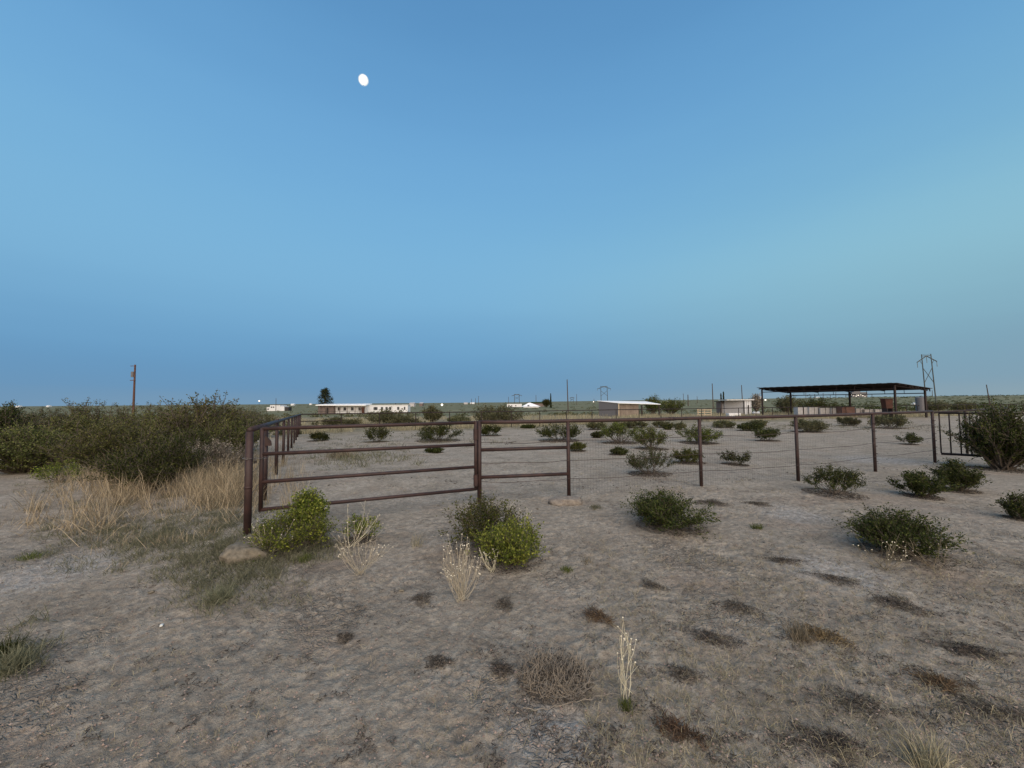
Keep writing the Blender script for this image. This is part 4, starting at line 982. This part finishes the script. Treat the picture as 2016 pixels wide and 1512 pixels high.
# rusted bin beside the near canopy post
t = thing('feed_bin', 'rust-red sheet metal feed bin hanging by the near post of the shade roof', 'bin', (0, 0, 0))
x, y, w, z0, z1 = ob(1742, 785, 1757, 804, 40.2, .6)
g = Geo(); a = w / 2
V = [(x - a, y - .3, z1), (x + a, y - .3, z1), (x + a, y + .3, z1), (x - a, y + .3, z1), (x - a * .72, y - .25, z0), (x + a * .95, y - .25, z0), (x + a * .95, y + .25, z0), (x - a * .72, y + .25, z0)]
g.add(np.array(V), np.array([[0, 1, 2, 3], [7, 6, 5, 4], [0, 4, 5, 1], [1, 5, 6, 2], [2, 6, 7, 3], [3, 7, 4, 0]])); part('hopper', g, 'rust_sheet', t)
part('rim', Geo().box((x, y - .32, z1), (w + .1, .05, .08)).box((x, y + .32, z1), (w + .1, .05, .08)), 'pipe_dark', t)
zg = float(ground_z(x, y)); part('stand', Geo().box((x - a * .6, y, (z0 + zg) / 2), (.07, .6, z0 - zg)).box((x + a * .8, y, (z0 + zg) / 2), (.07, .6, z0 - zg)), 'pipe_dark', t)
# grey tank
x, y, w, z0, z1 = ob(1812, 781, 1828, 809, 52, 1.1); zg = float(ground_z(x, y))
t = thing('water_tank', 'light grey upright tank right of the shade roof', 'tank', (x, y, zg))
part('shell', Geo().pipe((0, 0, 0), (0, 0, z1 - zg - .1), w / 2, 20), 'grey_wall', t, False); part('lid', Geo().tubes([[(0, 0, z1 - zg - .1), (0, 0, z1 - zg)]], [w / 2, w * .12], 20, True), 'grey_wall', t)
# row of pale blocks / bales on the fence line under the roof
spec = [(1570, 1590, 802), (1592, 1612, 802), (1614, 1634, 803), (1636, 1655, 803), (1684, 1700, 804), (1701, 1720, 806), (1722, 1740, 806), (1742, 1752, 807)]
for k, (a, b, yt) in enumerate(spec):
    d = 49 - k * .4; x, y, w, z0, z1 = ob(a, yt, b, 815, d, .9); zg = float(ground_z(x, y))
    o = thing('salt_block_stack', 'pale wrapped bale in the row under the shade roof, %s' % ['leftmost', 'second from left', 'third from left', 'left of the red crate', 'right of the red crate', 'third from right', 'second from right', 'rightmost and smallest'][k], 'bale', (x, y, zg), -.1, 'pale bales under the shade roof')
    part('wrapping', Geo().box((0, 0, (z1 - zg) / 2), (w * .94, .9, z1 - zg)), 'pale_block', o); part('strap', Geo().box((0, 0, (z1 - zg) / 2), (.05, .93, z1 - zg + .03)), 'dark', o)
    o.name = 'hay_bale'
x, y, w, z0, z1 = ob(1656, 802, 1681, 814, 47, 1.0); zg = float(ground_z(x, y)); t = thing('red_crate', 'faded red crate among the pale bales below the middle canopy post', 'crate', (x, y, zg))
part('box', Geo().box((0, 0, (z1 - zg) / 2), (w, 1.0, z1 - zg)), 'pink_block', t); part('lid', Geo().box((0, 0, z1 - zg + .03), (w + .08, 1.08, .06)), 'pink_block', t)
# white truck on the rise
x, y, w, z0, z1 = ob(1802, 786, 1812, 792, 210, 2.0); z0 = float(ground_z(x, y))
t = thing('parked_truck', 'small white truck far off beyond the shade roof', 'truck', (x, y, z0))
part('body', Geo().box((0, 0, .75), (4.6, 1.8, .7)), 'white_paint', t); part('cab', Geo().box((-.3, 0, 1.4), (1.9, 1.6, .7)), 'white_paint', t); part('windscreen', Geo().box((-.3, -.81, 1.42), (1.5, .02, .4)), 'glass', t)
for sx in (-1.4, 1.4): part('wheel', Geo().pipe((sx, -.95, .38), (sx, -.7, .38), .38, 14), 'dark', t)

# ------------------------------------------------------------------ sheds
# open shed with slanting roof
d = 55.; pA = atd(1186, d + .2); xa, xm, xb = [(v - 1008) / F_PX * d for v in (1186, 1217, 1298)]
z0 = float(ground_z(xm, d)) - .05; zl_, zm, zr_ = zat(1188, 790.5, d), zat(1217, 794, d), zat(1298, 796.5, d)
t = thing('open_shed', 'open-fronted shed with grey end wall and rust-streaked back', 'shed')
def slab(V, n, th):
    V = np.array(V, float); N = np.array(n, float) * th; k = len(V)
    g = Geo(); F = [np.arange(k)[None], (np.arange(k)[::-1] + k)[None], np.array([[i, i + k, (i + 1) % k + k, (i + 1) % k] for i in range(k)])]
    return g.add(np.vstack([V, V + N]), F)
part('end_wall', slab([(xa, d + 2.5, z0), (xm, d, z0), (xm, d, zm - .02), (xa, d + 2.5, zl_ + .05)], (0, 1, 0), .08), 'grey_wall', t)
xk = (1258 - 1008) / F_PX * d
part('corner_trim', Geo().box((xm, d - .04, (z0 + zm) / 2), (.14, .14, zm - z0 - .1)), 'board', t)
for k in range(8):
    s0, s1 = k / 8, (k + .94) / 8; x0_ = xm + (xk - xm) * s0; x1_ = xm + (xk - xm) * s1
    part('wall_sheet', slab([(x0_, d + .3, z0), (x1_, d + .3, z0), (x1_, d + .3, zm - .13), (x0_, d + .3, zm - .13)], (0, 1, 0), .05 + .02 * (k % 2)), 'tan_wall', t)
part('roof', slab([(xa - .2, d + 2.6, zl_ + .06), (xm, d - .15, zm), (xb + .1, d - .15, zr_), (xb - .8, d + 3.2, zat(1290, 791, d + 3.2))], (0, 0, 1), .07), 'white_roof', t)
for px in (1262.5, 1296.5):
    x = (px - 1008) / F_PX * d; part('post', Geo().box((x, d, (z0 + zr_ - .03) / 2), (.16, .16, zr_ - z0 - .03)), 'pipe_dark', t)
# white shed
d = 62.; g = Geo(); z0 = float(ground_z((1450 - 1008) / F_PX * d, d)) - .03
X_ = lambda px: (px - 1008) / F_PX * d
t = thing('white_shed', 'white metal shed with flat roof left of the shade roof', 'shed'); zt = zat(1455, 788, d)
part('side_wall', slab([(X_(1436), d + 1.6, z0), (X_(1463), d, z0), (X_(1463), d, zt), (X_(1436), d + 1.6, zt)], (0, 1, 0), .08), 'grey_wall', t, label='duller grey side wall').data.materials[0] = M['grey_wall2']
part('front_wall', slab([(X_(1463.3), d, z0), (X_(1478), d, z0), (X_(1478), d, zt), (X_(1463.3), d, zt)], (0, 1, 0), .08), 'white', t)
part('roof', Geo().box(((X_(1428) + X_(1482)) / 2, d + 1.0, zt + .06), (X_(1482) - X_(1428), 2.6, .1)), 'white_roof', t)
part('post', Geo().box((X_(1471), d - .2, (z0 + zt) / 2 - .4), (.12, .12, zt - z0 - .8)), 'pipe_dark', t)
for k_ in range(4):
    x_ = X_(1463.3) + (X_(1478) - X_(1463.3)) * (k_ + .5) / 4; part('panel_rib', Geo().box((x_, d - .02, (z0 + zt) / 2), (.05, .03, zt - z0 - .1)), 'grey_wall2', t)
part('corner_trim', Geo().box((X_(1463.1), d - .03, (z0 + zt) / 2), (.12, .1, zt - z0)), 'dark', t)
t = thing('small_shed', 'narrow brown and grey shed touching the left of the white shed', 'shed'); d = 64.
part('wall', Geo().box(((X_(1419) + X_(1433)) / 2, d + .8, (z0 + zat(1425, 791, d)) / 2), (X_(1433) - X_(1419), 1.6, zat(1425, 791, d) - z0)), 'brown_wall', t)
for px in (1422.5, 1427): part('door', Geo().box((X_(px), d - .03, (z0 + zat(1425, 793, d)) / 2), (.30, .04, zat(1425, 793, d) - z0 - .3)), 'pale_block', t)
part('roof', Geo().box(((X_(1416) + X_(1436)) / 2, d + .8, zat(1425, 790, d)), (X_(1436) - X_(1416), 2.0, .12)), 'black_roof', t)
# white trough before it, boards, white stones
d = 50.; z0 = float(ground_z(X_(1442), d)); t = thing('water_trough', 'low white trough below the white shed', 'trough', (X_(1442), d, z0))
w = X_(1453) - X_(1430); h = zat(1442, 813.5, d) - z0
for c_, s_ in (((0, -.35, h / 2), (w, .06, h)), ((0, .35, h / 2), (w, .06, h)), ((-w / 2 + .03, 0, h / 2), (.06, .64, h)), ((w / 2 - .03, 0, h / 2), (.06, .64, h)), ((0, 0, .1), (w - .14, .62, .06))): part('panel', Geo().box(c_, s_), 'white', t)
d = 52.; z0 = float(ground_z(X_(1386), d)); t = thing('board_panel_fence', 'low pale board hurdle beyond the back rail left of the small shed', 'fence', (0, 0, 0))
for k in range(3): part('board', Geo().box((X_(1385), d, z0 + .25 + .32 * k), (X_(1400) - X_(1372), .05, .12)), 'board', t)
for px in (1373, 1386, 1399): part('post', Geo().box((X_(px), d + .06, z0 + .5), (.1, .08, 1.1)), 'board', t)
for k, (px, lab) in enumerate(((1484, 'left white boulder right of the white shed'), (1491, 'right white boulder right of the white shed'))):
    p = atd(px, 60.); o = stone(px, 800, .6, .5, .5, 'white', lab, 30 + k, k); o.location = p + [0, 0, .15]; o.name = 'white_boulder'; o['category'] = 'boulder'
# ------------------------------------------------------------------ mobile home, trailer, houses
d = 127.; zb = float(ground_z(X_(680), d)); zt = zat(670, 797.5, d)
t = thing('mobile_home', 'long low mobile home with white roof and porch beneath the pine', 'house')
part('wall', slab([(X_(655), d + 2, zb), (X_(717), d + 2, zb), (X_(717), d + 2, zt - .1), (X_(655), d + 2, zt - .1)], (0, 1, 0), 3.5), 'white', t)
part('porch_wall', slab([(X_(623.5), d + 1, zb), (X_(654.6), d + 1, zb), (X_(654.6), d + 1, zt - .3), (X_(623.5), d + 1, zt - .1)], (0, 1, 0), 4), 'brown_wall', t)
part('roof', slab([(X_(622), d - .2, zt - .12), (X_(720), d - .2, zt - .25), (X_(720), d + 5.8, zt + .15), (X_(622), d + 5.8, zt + .15)], (0, 0, 1), .28), 'white_roof', t)
for px in (629, 642, 660, 669, 683.5, 699, 709): part('post', Geo().box((X_(px), d + .1, (zb + zt) / 2 - .2), (.16, .16, zt - zb - .4)), 'brown_wall', t)
for px in (662.5, 674, 689, 704): part('window', Geo().box((X_(px), d + 1.97, zb + 1.75), (.9, .06, 1.1)), 'glass', t)
part('railing', Geo().box((X_(668), d, zb + 1.0), (X_(712) - X_(625), .08, .10)), 'dark', t)
part('doorway', Geo().box((X_(715), d - .0, zb + 1.3), (.9, .5, 2.1)), 'rust_sheet', t); part('doorway', Geo().box((X_(641), d + .95, zb + 1.15), (1.0, .06, 2.0)), 'dark', t)
part('steps', Geo().box((X_(634), d - .6, zb + .25), (1.6, .8, .25)).box((X_(634), d - 1.3, zb + .1), (1.6, .6, .2)), 'brown_wall', t)
t = thing('white_trailer', 'long white house trailer right of the mobile home', 'trailer'); d = 130.; zb = float(ground_z(X_(760), d)); zt = zat(760, 798, d)
part('body', Geo().box((X_(762), d + 1.8, (zb + .5 + zt) / 2), (X_(802.5) - X_(721.5), 3.4, zt - zb - .5)), 'white', t)
part('roof', Geo().box((X_(762), d + 1.8, zt + .06), (X_(803.5) - X_(720.5), 3.7, .14)), 'white_roof', t)
part('skirting', Geo().box((X_(762), d + 1.8, zb + .25), (X_(802) - X_(722), 3.2, .5)), 'brown_wall', t)
for px in (737.5, 741, 752, 761, 768, 784, 796.5): part('window', Geo().box((X_(px), d + .08, zt - 1.05), (.75 if px < 790 else .5, .06, 1.0)), 'glass', t)
part('vent', Geo().pipe((X_(776), d + 1.5, zt), (X_(776), d + 1.5, zt + .7), .18, 8), 'dark', t)
t = thing('white_house', 'small stepped white house standing far left of the pine', 'house'); d = 200.; zb = float(ground_z(X_(543), d)); zt = zat(545, 797, d)
part('main_block', Geo().box((X_(542), d + 3, (zb + zt) / 2), (X_(552) - X_(532), 6, zt - zb)), 'white', t)
part('wing', Geo().box((X_(528.7), d + 2, (zb + zt - 1.2) / 2), (X_(531.8) - X_(525.5), 4, zt - zb - 1.2)), 'white', t)
part('wing', Geo().box((X_(556), d + 2, (zb + zt - .8) / 2), (X_(559.8) - X_(552.2), 4, zt - zb - .8)), 'white', t)
part('lean_to', Geo().box((X_(563.5), d + 2, (zb + zt - 1.2) / 2), (X_(567) - X_(560), 3, zt - zb - 1.2)), 'dark', t)
for px in (535, 539, 528.5): part('window', Geo().box((X_(px), d - .03, zt - (1.2 if px > 530 else 2.2)), (.7, .06, .7)), 'glass', t)
part('roof', Geo().box((X_(542), d + 3, zt + .08), (X_(552.6) - X_(531.4), 6.4, .16)), 'dark', t)
t = thing('travel_trailer', 'white camper trailer with dark windows beside the hip-roofed house', 'camper'); d = 235.; zb = float(ground_z(X_(1012), d)); zt = zat(1012, 795.3, d)
part('body', Geo().box((X_(1012.5), d + 1.2, (zb + .6 + zt) / 2), (X_(1027) - X_(998), 2.4, zt - zb - .6)), 'white', t)
for px in (1002, 1007, 1015): part('window', Geo().box((X_(px), d - .03, zt - 1.1), (.8, .05, .6)), 'glass', t)
for px in (1010, 1014): part('wheel', Geo().pipe((X_(px), d - .1, zb + .35), (X_(px), d + .2, zb + .35), .35, 12), 'dark', t)
t = thing('hip_roofed_house', 'far house with broad pale green-white hip roof', 'house'); d = 240.; zb = float(ground_z(X_(1045), d)); ze = zat(1045, 800.5, d); zp = zat(1045, 793, d)
part('wall', Geo().box((X_(1045), d + 5, (zb + ze) / 2), (X_(1061) - X_(1031), 9, ze - zb)), 'white', t)
g = Geo(); x0_, x1_ = X_(1027), X_(1064); xm_ = X_(1041), X_(1045)
g.add(np.array([(x0_, d, ze), (x1_, d, ze), (x1_, d + 10, ze), (x0_, d + 10, ze), (xm_[0], d + 5, zp), (xm_[1], d + 5, zp)]), [np.array([[0, 1, 5, 4], [2, 3, 4, 5], [3, 2, 1, 0]]), np.array([[1, 2, 5], [3, 0, 4]])])
part('roof', g, 'white_roof', t); part('window', Geo().box((X_(1040), d + .45, zb + 1.3), (1.2, .06, .9)), 'glass', t)
t = thing('dark_barn', 'long low dark barn behind the hip-roofed house', 'barn'); d = 300.; zb = float(ground_z(X_(1058), d)); zt = zat(1058, 792.2, d)
part('wall', Geo().box((X_(1058), d + 4, (zb + zt - .6) / 2), (X_(1071) - X_(1046), 8, zt - zb - .6)), 'brown_wall', t)
part('roof', slab([(X_(1045), d - .5, zt - .6), (X_(1072), d - .5, zt - .6), (X_(1072), d + 4, zt + .2), (X_(1045), d + 4, zt + .2)], (0, 0, 1), .2), 'leaf_dark', t)
# tiny far buildings along the horizon
tiny = [(38, 420, 7, 'far white building, left one of two under the left skyline', 'white'), (97, 440, 5, 'far white building, right one of two under the left skyline', 'white'),
        (577, 420, 6, 'tiny pale house between the white house and the pine', 'white'), (917, 500, 7, 'tiny pale house left of the camper', 'pale_block'),
        (930, 480, 8, 'tiny white house next to the pale one left of the camper', 'white'), (612, 600, 4, 'tiny white tank on the skyline left of the pine', 'white'),
        (812, 240, 9, 'cluster of pale low buildings right of the white trailer', 'pale_block'), (830, 260, 6, 'low brown building right of the pale ones near the trailer', 'brown_wall'),
        (1608, 520, 6, 'tiny white building far under the shade roof', 'white'), (1494, 400, 4, 'tiny white building right of the white shed', 'white')]
for px, d, w, lab, m in tiny:
    d = max(d, 300) * 2.0 if m == 'white' else d * 1.6
    p = atd(px, d); W = w * d / F_PX; h = 3.0 if w > 4 else 4.
    t = thing('far_building', lab, 'building', p); part('wall', Geo().box((0, 0, h / 2), (W, 6, h)), m, t)
    g = Geo(); g.add(np.array([(-W / 2 - .3, -3.3, h), (W / 2 + .3, -3.3, h), (W / 2 + .3, 3.3, h), (-W / 2 - .3, 3.3, h), (-W / 2 - .3, 0, h + 1), (W / 2 + .3, 0, h + 1)]), [np.array([[0, 1, 5, 4], [2, 3, 4, 5], [3, 2, 1, 0]]), np.array([[1, 2, 5], [3, 0, 4]])])
    part('roof', g, 'pale_block' if m != 'white' else 'white_roof', t)

# ------------------------------------------------------------------ poles and pylons
def pole(px, d, top, label, r=.14, arm=True, lean=0.0, mat='wood_pole', trans=False, px_b=None):
    p = atd(px, d); h = zat(px, top, d) - p[2]
    t = thing('utility_pole', label, 'utility pole', p, 0, 'wooden utility poles'); t.rotation_euler = (0, lean, 0)
    part('shaft', Geo().tubes([[(0, 0, -.1), (0, 0, h * .5), (0, 0, h)]], [r * 1.2, r, r * .8], 10, True), mat, t)
    if arm:
        part('crossarm', Geo().box((0, -r, h - .5), (2.2, .12, .14)), mat, t)
        for x in (-1.0, -.35, 1.0): part('insulator', Geo().pipe((x, -r, h - .43), (x, -r, h - .2), .05, 6), 'insul', t)
    if trans:
        part('transformer', Geo().pipe((-.38, 0, h - 2.3), (-.38, 0, h - 1.3), .26, 12), 'grey_wall', t)
        part('bracket', Geo().box((-.2, -.12, h - 2.9), (1.0, .1, .12)), mat, t)
    return t
t = pole(263.5, 71, 718, 'reddish utility pole with a transformer on the left skyline', .16, False, 0, 'wood_pole_red', True)
h = zat(263.5, 718, 71) - float(ground_z((263.5 - 1008) / F_PX * 71, 71)); part('top_arm', Geo().box((-.25, -.1, h - .25), (1.0, .1, .1)), 'wood_pole_red', t)
pole(1118, 99, 747, 'tall bare pole right of the hip-roofed house', .13, False, -.018)
pole(1403, 165, 755, 'bare pole above the straw belt left of the small shed', .18, False, -.01)
pole(1461, 185, 758, 'bare pole rising behind the white shed', .19, False, -.02)
pole(543.5, 198, 784, 'short pole in front of the small stepped white house', .13, False)
pole(1055, 390, 778, 'far pole right of the cypress by the hip-roofed house', .25, False)
pole(1135, 450, 776, 'far pole right of the tall bare pole', .25, False)
pole(1354, 260, 777, 'dark far pole right of the light green bush', .3, False)
pole(1947, 190, 757, 'leaning pole on the rise at far right', .2, False, -.11)
for k, (px, tp, lab) in enumerate([(928, 785, 'left one of three tiny poles left of the camper'), (936, 784, 'middle one of three tiny poles left of the camper'), (942, 780, 'right and tallest of three tiny poles left of the camper'),
    (1001, 781, 'tiny pole left of the farther H-frame pylon'), (1169, 785, 'tiny pole between the bare pole and the H-frame pylon'), (1345, 775, 'tiny pole left of the bare pole near the light green bush'), (1372, 780, 'tiny pole right of the dark far pole'),
    (1586, 773, 'first tiny pole seen under the shade roof from the left'), (1603, 776, 'second tiny pole seen under the shade roof from the left'), (1620, 774, 'third tiny pole seen under the shade roof from the left'), (1634, 777, 'fourth tiny pole seen under the shade roof from the left'),
    (1645, 772, 'fifth tiny pole seen under the shade roof from the left'), (1716, 775, 'tiny pole right of the town lights'), (1835, 768, 'tiny pole between the legs of the big pylon')]):
    pole(px, 520, tp, lab, .28, k in (2, 5, 7, 9, 11))
def pylon(px, d, top, half, label, s=1.0, lean=-.015):
    p = atd(px, d); H = zat(px, top, d) - p[2]; w = half * d / F_PX
    t = thing('h_frame_pylon', label, 'pylon', p, 0, 'H-frame power pylons'); t.rotation_euler = (0, lean, 0); r = .20 * s
    for sx in (-1, 1): part('leg', Geo().tubes([[(sx * w * 1.05, 0, -.2), (sx * w, 0, H)]], [r * 1.2, r * .85], 8, True), 'pylon', t)
    part('crossarm', Geo().box((0, 0, H * .968), (2 * w, .25 * s, .28 * s)), 'pylon', t)
    for sx in (-1, 1):
        part('arm', Geo().tubes([[(0, 0, H * .965), (sx * w * 2.15, 0, H * .85)]], .20 * s, 6, True), 'pylon', t)
        part('arm_brace', Geo().tubes([[(sx * w, 0, H * .80), (sx * w * 1.55, 0, H * .885)]], .09 * s, 5), 'pylon', t)
        part('cross_brace', Geo().tubes([[(-sx * w, .1 * sx, H * .745), (sx * w, .1 * sx, H * .46)]], .12 * s, 5), 'pylon', t)
        part('insulator_string', Geo().pipe((sx * w * 2.1, 0, H * .75), (sx * w * 2.1, 0, H * .85), .11 * s, 6), 'insul', t)
    part('insulator_string', Geo().pipe((0, 0, H * .83), (0, 0, H * .95), .11 * s, 6), 'insul', t)
    part('shield_wire_peak', Geo().tubes([[(-w, 0, H), (0, 0, H * .985), (w, 0, H)]], .05 * s, 4), 'pylon', t)
pylon(1832, 180, 697, 9.2, 'largest H-frame pylon right of the shade roof', 1.0, -.045)
pylon(1189.5, 480, 760, 6.2, 'middle-sized H-frame pylon above the open shed', 1.7)
pylon(1017.5, 800, 776, 4.6, 'small far H-frame pylon above the camper', 2.4)
pylon(1126, 1200, 782, 2.3, 'tiniest H-frame pylon right of the tall bare pole', 3)
pylon(1668, 900, 776, 3.5, 'faint H-frame pylon beneath the shade roof by the middle post', 2.5)

# yard lamps and lights of a far settlement
for k, (px, py, d, r, lab) in enumerate([(510.5, 789.5, 420, .75, 'white yard lamp on the skyline left of the small white house'), (870, 797, 380, 1.1, 'bright white yard lamp on the plain behind the gate'),
                           (1168, 791, 500, .65, 'white lamp on the horizon left of the middle pylon'), (1506, 787.5, 450, .9, 'white lamp on the horizon left of the shade roof'), (1315, 790, 480, .5, 'faint lamp above the light green bush')]):
    p = atd(px, d); h = zat(px, py, d) - p[2]; t = thing('yard_lamp', lab, 'lamp', p, 0, 'lit yard lamps far off')
    h = max(h, .8); part('pole', Geo().pipe((0, 0, 0), (0, 0, h), .10, 6), 'dark', t)
    o8s = o8 * r; g = Geo(); 
    u = np.linspace(0, 2 * np.pi, 10, endpoint=False); v = np.linspace(.05, np.pi - .05, 6); U, Vv_ = np.meshgrid(u, v)
    D = np.stack([np.sin(Vv_) * np.cos(U), np.sin(Vv_) * np.sin(U), np.cos(Vv_)], -1) * r + [0, 0, h]
    i = np.arange(60).reshape(6, 10); jj = np.roll(i, -1, 1); g.add(D.reshape(-1, 3), [np.stack([i[:-1], i[1:], jj[1:], jj[:-1]], -1).reshape(-1, 4), i[0][None], i[-1][None]])
    part('lamp_globe', g, 'lamp', t)
rg = np.random.default_rng(9); g = Geo()
for (px, py, s_) in [(1672, 778, .5), (1676, 777.5, .5), (1686, 777, .9), (1689, 778, 1.1), (1691, 776.5, 1.0), (1694, 777, 1.2), (1685, 780, .8), (1698, 779, .8), (1702, 781, .6), (1706, 783, .7), (1712, 784, .8), (1680, 779, .6)]:
    d = 700; x = (px - 1008) / F_PX * d; g.box((x, d, zat(px, py, d)), (1.5 * s_, .6, 1.0 * s_))
stuff(g.build('town_lights', M['lamp']), 'cluster of lit lamps of a plant on the far horizon', 'lights')
# plant building carrying them
p = atd(1692, 704); t = thing('plant_building', 'long low plant building under the cluster of lights', 'building', p)
part('wall', Geo().box((0, 4, 5), (28, 8, 10)), 'grey_wall', t); part('roof', Geo().box((-4, 4, 12), (12, 7, 4)), 'grey_wall', t)

# ------------------------------------------------------------------ the moon
D = 9000.; dv = ray(715.5, 157.5); dv = dv / np.linalg.norm(dv)
u = np.linspace(0, 2 * np.pi, 32, endpoint=False); v = np.linspace(.02, np.pi - .02, 18); U, Vv_ = np.meshgrid(u, v)
r = D * 9.2 / F_PX / 1.18
Q = np.stack([np.sin(Vv_) * np.cos(U), np.sin(Vv_) * np.sin(U), np.cos(Vv_)], -1) * r
i = np.arange(32 * 18).reshape(18, 32); jj = np.roll(i, -1, 1)
g = Geo(); g.add(Q.reshape(-1, 3), [np.stack([i[:-1], i[1:], jj[1:], jj[:-1]], -1).reshape(-1, 4), i[0][None], i[-1][None]])
o = g.build('moon', M['moon'], smooth=True, loc=CAM + dv * D); tag(o, 'bright nearly full moon high in the dusk sky', 'moon')
